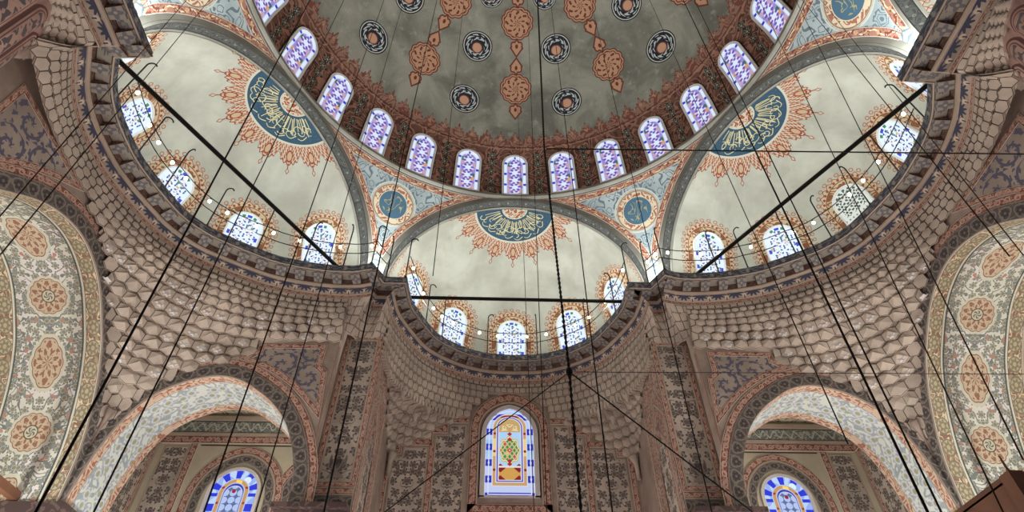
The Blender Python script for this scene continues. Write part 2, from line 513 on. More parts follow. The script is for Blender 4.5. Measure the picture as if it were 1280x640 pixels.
# ------- exedra plaster: polar crown medallion, window surrounds.  uv = (azimuth deg, elevation deg)
RL = 5.3
def m_exedra(step=34.0, shift=0.0, y0=0.65):
    az, el, ob = uvco()
    k = RL * 0.0174533
    cl = mixc(ss(0.3, 0.72, noise(ob, 0.5, 4.0, 0.6, 0.3)), al(176, 172, 154, FE), al(206, 204, 186, FE))
    cl = mixc(ss(0.55, 0.8, noise(ob, 1.6, 3.0, 0.65)) * 0.35, cl, al(164, 158, 138, FE))
    z = 90.0 - el
    # fringe of interlaced red palmettes with diamond finials
    P = 22.5
    t = rep(az, P) / P; at = abs(t)
    f = 23.4 + 6.0 * nsqrt(nmax(0.0, 1.0 - 4.2 * at * at)) + 0.5 * nsin(at * 40.0)
    fo = lt(z, f); fi = lt(z, f - 0.6)
    v2 = vec(az * 0.045, z * 0.09)
    dia = nmax(lt(at / 0.075 + abs(z - 32.6) / 1.6, 1.0), lt(at, 0.02) * lt(z, 32.0))
    dia2 = lt(at / 0.05 + abs(z - 32.6) / 1.05, 1.0)
    cl = mixc(nmax(fo, dia), cl, al(150, 74, 48, FE, 0.95))
    cl = mixc(nmax(fi, dia2), cl, al(206, 188, 158, FE))
    pal = gt(nsin(at * 44.0 + z * 0.9) * nsin(z * 1.9 + at * 9.0), 0.05)
    cl = mixc(fi * pal, cl, al(170, 92, 62, FE, 0.95))
    star = lt(nhyp(t * 3.4, (z - 25.6) * 0.17), 0.42)
    cl = mixc(star, cl, al(198, 168, 136, FE, 0.95))
    cl = mixc(lt(abs(nhyp(t * 3.4, (z - 25.6) * 0.17) - 0.42), 0.07), cl, al(150, 74, 48, FE, 0.95))
    # white ring, blue field, rosette
    cl = mixc(lt(z, 20.4), cl, al(206, 202, 178, FE))
    cl = mixc(lt(z, 19.4), cl, al(52, 86, 110, FE, 0.9))
    sm = gt(noise(vec(az * 0.07, z * 0.16), 5.0, 1.0), 0.58) * gt(z, 8.0) * lt(z, 18.6)
    cl = mixc(sm * 0.35, cl, al(92, 112, 116, FE))
    cl = mixc(lt(z, 6.4), cl, al(206, 198, 168, FE))
    ro = vine(vec(ncos(az * 0.01745) * z, nsin(az * 0.01745) * z), 0.45, 4.0, 0.22)
    cl = mixc(lt(z, 5.7) * ro, cl, al(164, 84, 52, FE, 0.95))
    # window surrounds
    wa = rep(az - shift, step)
    x = wa * k * ncos(nmax(el, 0.0) * 0.0174533); sg = -1.0 if shift > 0 else 1.0
    y = el * k + y0 + (lt(az * sg, -62.0) * 1.0 if shift else 0.0)
    d, up = arch_dist(x, y, 0.65, 2.50)
    out = -d
    th = natan2(x, y - 2.50)
    along = up * (th * 0.95) + (1.0 - up) * (y - 2.50)
    sc = 0.045 * nsin(along * 24.0)
    inb = lt(out, 0.47 + sc) * gt(out, -0.3)
    cl = mixc(inb, cl, al(216, 192, 158, FE, 0.95))
    loops = lt(abs(nhyp(rep(along, 0.24), out - 0.575) - 0.06), 0.018)
    cl = mixc(loops, cl, al(186, 128, 98, FE, 0.95))
    cl = mixc(inb * lt(abs(out - 0.46 - sc), 0.022), cl, al(160, 82, 54, FE, 0.95))
    dots = lt(nhyp(rep(along, 0.19), out - 0.36), 0.052)
    cl = mixc(inb * dots, cl, al(160, 84, 64, FE, 0.95))
    v3 = vine(vec(along, out), 2.6, 4.0, 0.17)
    cl = mixc(inb * v3 * gt(out, 0.02) * lt(out, 0.27), cl, al(150, 96, 66, FE, 0.95))
    for q in (0.02, 0.28):
        cl = mixc(lt(abs(out - q), 0.018) * inb, cl, al(150, 90, 60, FE, 0.95))
    return cl

def m_pend():
    """pendentive: uv = metres from axis, height; blue arabesque with disk."""
    x, y, ob = uvco()
    v2 = vec(abs(x), y)
    cl = mixc(ss(0.3, 0.7, noise(ob, 0.7, 3.0)), al(136, 154, 160, 0.62), al(164, 182, 184, 0.62))
    m = vine(v2, 2.2, 7.0, 0.17)
    cl = mixc(m, cl, al(92, 112, 126, 0.62))
    r = nhyp(x, (y - 4.05) * 0.97) * 1.28
    th = natan2(y - 4.05, x)
    cl = mixc(lt(abs(r - 1.25), 0.04), cl, al(186, 190, 176, 0.62))
    cl = mixc(lt(r, 1.18), cl, al(216, 186, 146, 0.62))
    ar = vine(vec(th * 0.9, r), 2.6, 4.0, 0.2)
    cl = mixc(lt(r, 1.08) * gt(r, 0.82) * ar, cl, al(168, 92, 60, 0.62))
    cl = mixc(lt(abs(r - 1.12), 0.03), cl, al(150, 110, 80, 0.62))
    cl = mixc(lt(r, 0.78), cl, al(62, 100, 124, 0.6, 0.8))
    wr = vine(vec(x * 1.6, y), 1.9, 4.0, 0.07)
    cl = mixc(lt(r, 0.60) * wr, cl, al(150, 142, 92, 0.55, 0.9))
    return cl
def m_pend_border():
    u, v, ob = uvco()
    cl = al(172, 104, 78, 0.62)
    wav = nsin(u * 7.0) * 0.22
    cl = mixc(lt(abs(v - 0.5 - wav), 0.09), cl, al(214, 190, 150, 0.62))
    x = rep(u, 0.45)
    cl = mixc(lt(nhyp(x * 1.6, (v - 0.5) * 0.5), 0.13), cl, al(196, 150, 84, 0.62))
    cl = mixc(vine(vec(u, v * 0.35), 4.0, 4.0, 0.14), cl, al(128, 56, 40, 0.62))
    cl = mixc(gt(abs(v - 0.5), 0.43), cl, al(196, 188, 168, 0.62))
    return cl
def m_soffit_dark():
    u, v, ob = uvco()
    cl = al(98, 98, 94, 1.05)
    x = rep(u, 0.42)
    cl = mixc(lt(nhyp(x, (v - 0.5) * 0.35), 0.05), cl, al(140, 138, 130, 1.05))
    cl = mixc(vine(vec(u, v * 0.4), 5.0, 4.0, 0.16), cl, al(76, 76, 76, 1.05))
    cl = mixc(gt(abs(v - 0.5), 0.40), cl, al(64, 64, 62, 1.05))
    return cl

# ------- cornice
def m_fascia():
    u, v, ob = uvco()
    cl = mixc(gt(noise(vec(u, v), 4.5, 2.0), 0.52), al(58, 62, 74, 0.42), al(96, 100, 104, 0.42))
    cl = mixc(lt(nhyp(rep(u, 0.62), (v - 0.5) * 0.2), 0.06), cl, al(132, 128, 116, 0.5))
    return cl
def m_coffer():
    u, v, ob = uvco()
    cl = al(116, 110, 98, 0.40)
    x = rep(u - 0.35, 0.62)
    r = nhyp(x * 1.4, v - 0.5); th = natan2(v - 0.5, x)
    cl = mixc(lt(r, 0.30 + 0.05 * ncos(th * 8.0)), cl, al(78, 80, 90, 0.42))
    cl = mixc(lt(abs(r - 0.15), 0.045), cl, al(110, 108, 98, 0.5))
    cl = mixc(lt(r, 0.05), cl, al(150, 134, 96, 0.5))
    cl = mixc(gt(abs(v - 0.5), 0.43), cl, al(60, 48, 42, 0.5))
    return cl
def m_corbel():
    u, v, ob = uvco()
    cl = mixc(vine(vec(u, v), 7.0, 3.0, 0.18), al(88, 62, 52, 0.5), al(122, 92, 76, 0.5))
    return cl
def m_corbel_face():
    u, v, ob = uvco()
    x = rep(u - 0.17, 0.34); y = v - 0.2
    r = nhyp(x, y); th = natan2(y, x)
    cl = al(120, 112, 100, 0.42)
    cl = mixc(lt(r, 0.13 + 0.045 * ncos(th * 4.0)), cl, al(84, 84, 92, 0.42))
    cl = mixc(lt(r, 0.04), cl, al(140, 130, 100, 0.5))
    return cl
def m_tan():
    return worn(al(156, 136, 114, 0.5), 0.10)
def m_palm():
    """frieze of dark blue palmettes: v 0 top .. 1 bottom."""
    u, v, ob = uvco()
    cl = mixc(ss(0.3, 0.7, noise(ob, 1.0, 2.0)), al(130, 112, 96, 0.45), al(152, 134, 116, 0.45))
    P = 0.62
    x = rep(u, P); y = v - 0.16
    th = natan2(y * 0.42, x); r = nhyp(x, y * 0.42)
    fan = lt(r, 0.25 + 0.07 * nsin(th * 11.0)) * gt(y, -0.02)
    cl = mixc(fan, cl, al(56, 60, 82, 0.45))
    x2 = rep(u + P / 2, P)
    bud = lt(nhyp(x2, (v - 0.62) * 0.3), 0.075)
    cl = mixc(bud, cl, al(176, 158, 134, 0.45))
    cl = mixc(lt(abs(x2), 0.02) * gt(v, 0.6), cl, al(56, 60, 82, 0.45))
    return cl
def m_red():
    """red ribbon with pale scroll; v runs 0..1 across."""
    u, v, ob = uvco()
    cl = mixc(ss(0.3, 0.7, noise(ob, 1.2, 3.0)), al(110, 62, 48, FL, 0.85), al(130, 76, 60, FL, 0.85))
    w = nsin(u * 10.5) * 0.24
    cl = mixc(lt(abs(v - 0.5 - w), 0.075), cl, al(176, 138, 116, FL))
    x = rep(u, 0.3)
    rr = nhyp(x, (v - 0.5) * 0.3)
    cl = mixc(lt(abs(rr - 0.075), 0.022), cl, al(182, 144, 122, FL))
    cl = mixc(vine(vec(u, v * 0.3), 6.5, 3.0, 0.13), cl, al(166, 124, 104, FL))
    e = abs(v - 0.5)
    cl = mixc(gt(e, 0.40), cl, al(84, 46, 38, FL))
    cl = mixc(gt(e, 0.45), cl, al(186, 166, 146, FL))
    return cl
def m_plaster():
    _, _, ob = uvco()
    cl = mixc(ss(0.28, 0.72, noise(ob, 0.9, 4.0, 0.6)), al(128, 108, 94, FL), al(156, 134, 118, FL))
    return mixc(ss(0.5, 0.8, noise(ob, 3.0, 3.0)) * 0.4, cl, al(112, 92, 80, FL))
def m_muq():
    _, _, ob = uvco()
    cl = mixc(ss(0.3, 0.7, noise(ob, 0.7, 4.0, 0.6)), al(142, 127, 112, 0.46), al(168, 152, 134, 0.46))
    return cl
def m_line():
    return al(66, 52, 45, FL)
def m_white_star():
    return al(214, 208, 196, 0.6)
def m_rim():
    """dark band with a chain of pale C-scrolls; v 0 inside..1 outside."""
    u, v, ob = uvco()
    W = 0.46
    P = 0.44
    x = rep(u, P); y = (v - 0.5) * W
    r = nhyp(x, y); th = natan2(y, x)
    cl = al(86, 78, 74, FL)
    cl = mixc(vine(vec(u, y), 4.5, 3.0, 0.10), cl, al(116, 104, 94, FL))
    sp = lt(abs(r - 0.17 - 0.02 * nsin(th * 3.0)), 0.022)
    cl = mixc(sp, cl, al(122, 110, 98, FL))
    cl = mixc(lt(r, 0.115 + 0.02 * nsin(th * 6.0)), cl, al(68, 62, 62, FL))
    cl = mixc(lt(r, 0.04), cl, al(110, 98, 88, FL))
    cl = mixc(gt(abs(v - 0.5), 0.46), cl, al(128, 114, 102, FL))
    return cl
def m_floral():
    """charcoal blossoms on beige, mirrored about u = 0."""
    u, v, ob = uvco()
    au = abs(u) + 0.16 * (noise(vec(abs(u), v), 2.3, 1.0) - 0.5)
    v2 = vec(au, v)
    cl = mixc(ss(0.3, 0.7, noise(ob, 0.9, 3.0)), al(150, 136, 120, FL), al(176, 160, 142, FL))
    cl = mixc(vine(v2, 1.5, 4.0, 0.06), cl, al(104, 94, 88, FL))
    lf = gt(noise(v2, 5.0, 1.0), 0.67)
    cl = mixc(lf, cl, al(100, 94, 92, FL))
    f, c, rg, d = blossoms(au, v, v2, 2.7, 0.38, 6.0)
    cl = mixc(f, cl, al(82, 76, 74, FL))
    cl = mixc(rg, cl, al(128, 116, 106, FL))
    cl = mixc(c, cl, al(110, 84, 74, FL))
    return cl
def m_spandrel():
    u, v, ob = uvco()
    v2 = vec(u, v)
    cl = mixc(ss(0.3, 0.7, noise(ob, 0.9, 3.0)), al(136, 120, 106, FL), al(158, 142, 126, FL))
    P = 0.92
    par = nfloor(u / P + 0.5)
    x = rep(u, P); y = rep(v + 0.46 * par, 0.92)
    x = x * (1.0 - 2.0 * gt(nfract(par * 0.5), 0.25))
    r = nhyp(x, y); th = natan2(y, x)
    ph = nfract(r * 2.6 + th / 6.2832)
    sp = lt(abs(ph - 0.5), 0.10) * lt(r, 0.52)
    lf = lt(abs(ph - 0.36), 0.15) * gt(nsin(th * 8.0 + r * 10.0), 0.35) * lt(r, 0.52)
    lf2 = lt(abs(ph - 0.64), 0.13) * gt(nsin(th * 8.0 + r * 10.0 + 2.0), 0.5) * lt(r, 0.50)
    edge = gt(r, 0.44) * gt(noise(v2, 6.0, 1.0), 0.56)
    cl = mixc(nmax(nmax(sp, edge), nmax(lf, lf2)), cl, al(88, 84, 100, FL, 0.9))
    return cl
def m_lightfloral():
    u, v, ob = uvco()
    v2 = vec(abs(u), v)
    cl = mixc(ss(0.3, 0.7, noise(ob, 1.0, 3.0)), al(140, 118, 102, FL), al(164, 142, 124, FL))
    cl = mixc(vine(v2, 2.0, 5.0, 0.16), cl, al(108, 94, 84, FL))
    f, c, rg, d = blossoms(u, v, v2, 3.4, 0.34, 5.0)
    cl = mixc(f, cl, al(150, 92, 74, FL))
    cl = mixc(c, cl, al(176, 150, 120, FL))
    return cl
# ------- big arch soffits
def m_gold():
    u, v, ob = uvco()
    W = 0.62
    x = rep(u, 0.62); y = (v - 0.5) * W
    r = nhyp(x, y); th = natan2(y, x)
    cl = mixc(gt(noise(vec(u, y), 5.0, 1.0), 0.5), al(156, 112, 82, FS), al(178, 154, 112, FS))
    cl = mixc(lt(abs(r - 0.24), 0.025), cl, al(140, 132, 102, FS))
    cl = mixc(lt(r, 0.205), cl, al(192, 180, 140, FS))
    cl = mixc(lt(r, 0.16 + 0.04 * nsin(th * 7.0)) * gt(r, 0.07), cl, al(150, 136, 96, FS))
    cl = mixc(vine(vec(u, y), 4.0, 3.0, 0.10) * gt(r, 0.25), cl, al(226, 208, 166, FS))
    e = abs(v - 0.5)
    cl = mixc(gt(e, 0.42), cl, al(92, 96, 92, FS))
    cl = mixc(gt(e, 0.455), cl, al(224, 214, 186, FS))
    return cl
CREAM_P, CREAM_O = 4.85, 2.42
def m_cream():
    """B-arch soffit field: u along the arch (m), v across (m, centred)."""
    u, v, ob = uvco()
    cl = mixc(ss(0.3, 0.7, noise(ob, 0.8, 3.0)), al(204, 208, 184, 0.70), al(220, 223, 202, 0.70))
    v2 = vec(u, abs(v))
    f, c, rg, d = blossoms(u, abs(v), v2, 2.9, 0.37, 6.0)
    cl = mixc(vine(v2, 1.7, 5.0, 0.10), cl, al(118, 130, 126, FS))
    lf = gt(noise(v2, 4.2, 2.0), 0.57)
    cl = mixc(lf, cl, al(140, 150, 142, FS))
    cl = mixc(f, cl, al(128, 134, 130, FS))
    cl = mixc(rg, cl, al(176, 178, 164, FS))
    cl = mixc(c, cl, al(150, 142, 84, FS))
    bud = gt(noise(v2, 3.1, 0.0), 0.74)
    cl = mixc(bud, cl, al(198, 132, 104, FS))
    # medallions: alternating round rosette and pointed oval
    P = CREAM_P
    for off, el in ((0.0, 0), (P / 2, 1)):
        x = rep(u - off - CREAM_O, P); y = v
        sx = 0.74 if el else 1.0
        r = nhyp(x * sx, y); th = natan2(y, x * sx)
        e = (0.63 + 0.045 * abs(nsin(th * 7.0))) if not el else (0.53 + 0.04 * abs(nsin(th * 5.0)) + 0.13 * npow(abs(ncos(th)), 6.0))
        cl = mixc(lt(r, e + 0.10), cl, al(206, 206, 182, FS))
        cl = mixc(lt(r, e), cl, al(156, 96, 70, FS))
        cl = mixc(lt(r, e - 0.03), cl, al(204, 182, 142, FS))
        am = gt(ncos(th * (10.0 if not el else 8.0)) * nsin(r * 16.0) + 0.6 * nsin(th * 20.0 + r * 9.0) * nsin(r * 31.0), 0.12)
        cl = mixc(lt(r, e - 0.07) * am, cl, al(164, 104, 76, FS))
        if not el:
            cl = mixc(lt(r, 0.25), cl, al(206, 196, 160, FS))
            cl = mixc(lt(abs(r - 0.23), 0.02), cl, al(92, 92, 76, FS))
            cl = mixc(lt(r, 0.16) * gt(nsin(th * 5.0 + r * 40.0), 0.0), cl, al(96, 112, 108, FS))
    e = abs(v)
    cl = mixc(lt(abs(e - 1.19), 0.03), cl, al(84, 98, 96, FS))
    cl = mixc(gt(e, 1.225), cl, al(214, 216, 194, FS))
    return cl
def m_bluefloral():
    """A-arch soffit field."""
    u, v, ob = uvco()
    v2 = vec(u, v)
    cl = al(206, 214, 204, FS)
    f, c, rg, d = blossoms(u, v, v2, 2.3, 0.42, 6.0)
    cl = mixc(vine(v2, 1.6, 4.0, 0.12), cl, al(150, 168, 176, FS))
    cl = mixc(f, cl, al(168, 178, 192, FS))
    cl = mixc(rg, cl, al(198, 206, 210, FS))
    cl = mixc(c, cl, al(168, 164, 100, FS))
    lf = gt(noise(v2, 4.0, 1.0), 0.68)
    cl = mixc(lf, cl, al(158, 172, 150, FS))
    return cl
def m_redlight():
    u, v, ob = uvco()
    cl = al(214, 178, 144, FS)
    cl = mixc(vine(vec(u, v * 0.5), 3.6, 4.0, 0.2), cl, al(176, 104, 70, FS))
    e = abs(v - 0.5)
    cl = mixc(gt(e, 0.40), cl, al(222, 214, 190, FS))
    cl = mixc(gt(e, 0.44), cl, al(150, 96, 70, FS))
    return cl
def m_flute():
    """convex flutes with rounded heads: u counts flutes, v metres below the head line."""
    u, v, ob = uvco()
    x = rep(u, 1.0) * 0.76
    cl = mixc(ss(0.3, 0.7, noise(ob, 1.0, 3.0)), al(122, 88, 76, 0.36), al(146, 110, 96, 0.36))
    d = 0.33 - nhyp(x, nmax(0.0, v + 0.55))
    cl = mixc(lt(abs(d), 0.03), cl, al(82, 48, 42, 0.36))
    cl = mixc(lt(abs(d - 0.09), 0.018), cl, al(92, 56, 48, 0.36))
    fm = vine(vec(abs(x), v), 3.0, 4.0, 0.25)
    cl = mixc(gt(d, 0.13) * fm, cl, al(70, 62, 66, 0.36))
    return cl
def m_bluefrieze():
    u, v, ob = uvco()
    cl = al(92, 102, 100, FL)
    x = rep(u, 0.42)
    w = nsin(u * 15.0) * 0.25
    cl = mixc(lt(abs(v - 0.5 - w), 0.09), cl, al(168, 168, 148, FL))
    cl = mixc(vine(vec(u, v * 0.5), 5.0, 4.0, 0.15), cl, al(150, 152, 136, FL))
    cl = mixc(gt(abs(v - 0.5), 0.42), cl, al(70, 62, 56, FL))
    return cl
def m_buff():
    return worn(al(168, 156, 126, 0.5), 0.10, 1.0)
def m_ceil():
    u, v, ob = uvco()
    cl = al(176, 168, 140, 0.5)
    return mixc(vine(vec(u, v), 2.2, 4.0, 0.12), cl, al(140, 92, 66, 0.5))
def m_arch_grey():
    _, _, ob = uvco()
    return mixc(ss(0.3, 0.7, noise(ob, 0.8, 3.0)), al(132, 127, 112, 0.8), al(158, 153, 138, 0.8))
def m_arch_line():
    return al(112, 110, 100, 0.6)
def m_pier_white():
    return worn(al(202, 204, 188, 0.85), 0.08, 0.8)
def m_wood():
    u, v, ob = uvco()
    x, y, z = sep(ob)
    n = noise(vec(x * 1.5, y * 1.5, z * 14.0), 1.0, 3.0)
    return mixc(n, rgb(124, 88, 66), rgb(152, 112, 86))
def m_darkwood():
    return worn(rgb(150, 108, 84), 0.15, 3.0)
def m_impost():
    u, v, ob = uvco()
    return mixc(vine(vec(u, v), 2.5, 4.0, 0.15), al(72, 54, 52, 0.55), al(96, 74, 68, 0.55))

def make_mats():
    material('dome painted plaster', m_dome, 0.9)
    material('dome window glass', m_glass_dome, emit=1.0)
    material('exedra window glass', m_glass_lobe, emit=1.1)
    material('clear lattice glass', m_glass_pale, emit=0.9)
    material('grand stained glass', m_glass_grand, emit=0.95)
    material('room stained glass', m_glass_room, emit=1.0)
    for n, f in (('pendentive paint', m_pend), ('pendentive border', m_pend_border),
                 ('arch soffit paint', m_soffit_dark), ('cornice fascia', m_fascia), ('cornice coffer', m_coffer),
                 ('cornice corbel', m_corbel), ('corbel face', m_corbel_face), ('tan moulding', m_tan), ('palmette frieze', m_palm),
                 ('red scroll band', m_red), ('pinkish plaster', m_plaster), ('muqarnas plaster', m_muq),
                 ('dark joint', m_line), ('white star', m_white_star), ('scroll rim', m_rim), ('charcoal floral', m_floral),
                 ('vine spandrel', m_spandrel), ('light floral', m_lightfloral), ('gold band', m_gold), ('cream soffit', m_cream),
                 ('blue floral soffit', m_bluefloral), ('light red band', m_redlight), ('fluted pier paint', m_flute),
                 ('blue frieze', m_bluefrieze), ('buff plaster', m_buff), ('room ceiling', m_ceil), ('arch grey plaster', m_arch_grey),
                 ('arch line', m_arch_line), ('white pier plaster', m_pier_white), ('impost paint', m_impost)):
        material(n, f, 0.85)
    material('exedra plaster center', lambda: m_exedra(34.0, 0.0, 0.65), 0.9)
    material('exedra plaster left', lambda: m_exedra(37.5, -5.5, 0.05), 0.9)
    material('exedra plaster right', lambda: m_exedra(37.5, 5.5, 0.05), 0.9)
    material('window plaster frame', lambda: worn(al(208, 200, 180, 0.46), 0.06, 2.0), 0.8)
    material('dark outline', lambda: rgb(40, 34, 30), 0.8)
    material('black iron', lambda: rgb(26, 25, 24), 0.5, metallic=0.3)
    material('black cable', lambda: rgb(20, 19, 18), 0.6)
    material('brown cable', lambda: rgb(62, 48, 38), 0.7)
    material('bulb glass', lambda: rgb(255, 236, 200), emit=14.0)
    material('bulb socket', lambda: rgb(60, 58, 54), 0.6)
    material('gold lettering', lambda: al(206, 196, 132, 0.85), 0.5)
    material('wood board', m_wood, 0.55)
    material('dark wood', m_darkwood, 0.5)
    material('floor carpet', lambda: worn(rgb(120, 44, 40), 0.2, 0.6), 0.95)
# ------------------------------------------------------------------ main measures (metres, camera at z = 0, floor below)
Z_FLOOR = -1.6
RD = 10.0; ZR = 21.83                 # window ring of the big dome
DPHI = 13.36                          # window spacing, degrees
RP, ZP = 11.51, 16.1                  # pendentive sphere
R_EX = 5.70; R_IN = 5.38              # arch radii: outer edge of face, opening
WSTEP = 31.0
Z_LIP = 15.0
def build_dome():
    b = MB()
    def fn(u, w):
        az = -180 + 360 * u; el = 90 * w
        a, e = RAD(az), RAD(el)
        return V3(RD * cos(e) * sin(a), RD * cos(e) * cos(a), ZR + RD * sin(e)), (az, el)
    b.grid(fn, 180, 45, 'dome painted plaster')
    # sill moulding under the windows
    prof = [(RD, ZR + 0.02), (RD - 0.10, ZR), (RD - 0.10, ZR - 0.14), (RD - 0.03, ZR - 0.20), (RD + 0.03, ZR - 0.22)]
    for (r0, z0), (r1, z1) in zip(prof, prof[1:]):
        def f2(u, w):
            a = 2 * pi * u; r = r0 + (r1 - r0) * w; z = z0 + (z1 - z0) * w
            return V3(r * sin(a), r * cos(a), z), (u * 60, w)
        b.grid(f2, 144, 1, 'arch grey plaster')
    tag(b.build('dome'), kind='structure')

def arch_outline(hw, ys, n=14):
    """right-hand bottom, over the round head, to left-hand bottom."""
    pts = [(hw, 0.0), (hw, ys * 0.5)]
    pts += [(hw * cos(pi * k / n), ys + hw * sin(pi * k / n)) for k in range(n + 1)]
    pts += [(-hw, ys * 0.5), (-hw, 0.0)]
    return pts
def pointed_outline(hw, ys, rise, n=8):
    """slightly pointed head made of two arcs."""
    R = (hw * hw + rise * rise) / (2 * hw)
    a1 = math.asin(min(1, rise / R))
    pts = [(hw, 0.0), (hw, ys * 0.5)]
    pts += [(hw - R + R * cos(a1 * k / n), ys + R * sin(a1 * k / n)) for k in range(n + 1)]
    pts += [(-x, y) for x, y in reversed(pts[2:-1])]
    pts += [(-hw, ys * 0.5), (-hw, 0.0)]
    return pts
def patch(b, fmap, outline, mat, off, uvs=(1.0, 1.0)):
    """fills a left/right symmetric outline, following fmap(x, y, off)."""
    half = [p for p in outline[:len(outline) // 2 + 1]]
    ys = sorted(set(round(p[1], 5) for p in half))
    def wid(y):
        best = 0
        for (x0, y0), (x1, y1) in zip(half, half[1:]):
            if min(y0, y1) - 1e-6 <= y <= max(y0, y1) + 1e-6 and abs(y1 - y0) > 1e-9:
                best = max(best, x0 + (x1 - x0) * (y - y0) / (y1 - y0))
        return best
    nx = 6
    rows = []
    for y in ys:
        w = wid(y)
        rows.append([(w * (2 * i / nx - 1), y) for i in range(nx + 1)])
    for r0, r1 in zip(rows, rows[1:]):
        for i in range(nx):
            q = [r0[i], r0[i + 1], r1[i + 1], r1[i]]
            b.add([fmap(x, y, off) for x, y in q], mat, [(x * uvs[0], y * uvs[1]) for x, y in q], True)
def rim_between(b, fmap, A, B, off0, off1, mat):
    """moulded frame between two outlines, raised off the surface."""
    for i in range(len(A) - 1):
        a0, a1, b0, b1 = A[i], A[i + 1], B[i], B[i + 1]
        b.add([fmap(*a0, off1), fmap(*a1, off1), fmap(*b1, off1), fmap(*b0, off1)], mat)
        b.add([fmap(*a0, off0), fmap(*a1, off0), fmap(*a1, off1), fmap(*a0, off1)], mat)
        b.add([fmap(*b0, off1), fmap(*b1, off1), fmap(*b1, off0), fmap(*b0, off0)], mat)
WIN = [0]
def window(fmap, outline, frame_w, glass, base, label, line=None, uvs=(1.0, 1.0), group=None, sill=0.1):
    """one window: root at its base, glass sheet and raised plaster frame."""
    WIN[0] += 1
    root = empty('window_%d' % WIN[0], base)
    tag(root, label, 'window', group, 'structure')
    outl = outline
    cx = 0.0
    big = []
    for x, y in outl:
        if y <= 1e-6: big.append((x + (frame_w if x > 0 else -frame_w), -sill * 0))
        else:
            big.append(None)
    # offset outline outwards by its own normals
    n = len(outl); off = []
    for i in range(n):
        p = outl[i]; a = outl[max(0, i - 1)]; c = outl[min(n - 1, i + 1)]
        dx, dy = c[0] - a[0], c[1] - a[1]; L = hypot(dx, dy) or 1
        off.append((p[0] + dy / L * frame_w, p[1] - dx / L * frame_w))
    off[0] = (outl[0][0] + frame_w, 0.0); off[-1] = (outl[-1][0] - frame_w, 0.0)
    g = MB(); patch(g, fmap, outl, glass, 0.03, uvs)
    g.build('glass', root, base)
    f = MB()
    rim_between(f, fmap, outl, off, 0.0, 0.09, 'window plaster frame')
    if line:
        off2 = [(p[0] + (p[0] - q[0]) / frame_w * line, p[1] + (p[1] - q[1]) / frame_w * line) for p, q in zip(off, outl)]
        rim_between(f, fmap, off, off2, 0.0, 0.05, 'dark outline')
    bw = outl[0][0] + frame_w
    f.add([fmap(-bw, 0, 0.09), fmap(bw, 0, 0.09), fmap(bw, 0.06, 0.09), fmap(-bw, 0.06, 0.09)], 'window plaster frame')
    f.add([fmap(-bw, 0, 0.0), fmap(bw, 0, 0.0), fmap(bw, 0, 0.09), fmap(-bw, 0, 0.09)], 'window plaster frame')
    f.build('window_frame', root, base)
    return root
ORD = ['first', 'second', 'third', 'fourth', 'fifth', 'sixth', 'seventh', 'eighth', 'ninth', 'tenth', 'eleventh', 'twelfth', 'thirteenth', 'fourteenth', 'fifteenth', 'sixteenth']
def build_dome_windows():
    for k in range(-6, 7):
        a0 = RAD(k * DPHI)
        def fmap(x, y, off, a0=a0):
            e = y / RD; r = RD - off
            a = a0 + x / (RD * cos(e))
            return V3(r * cos(e) * sin(a), r * cos(e) * cos(a), ZR + r * sin(e))
        where = ('in the middle of the dome window ring, above the center semi-dome' if k == 0 else
                 '%s to the %s of the middle one in the dome window ring' % (ORD[abs(k) - 1], 'left' if k < 0 else 'right'))
        window(fmap, arch_outline(0.53, 2.13), 0.11, 'dome window glass', fmap(0, 0, 0),
               'blue and white stained glass window, ' + where, 0.035, group='stained windows of the dome ring')

def axis(az):
    a = RAD(az)
    return V3(sin(a), cos(a), 0), V3(cos(a), -sin(a), 0)          # outwards, to the right when looking outwards

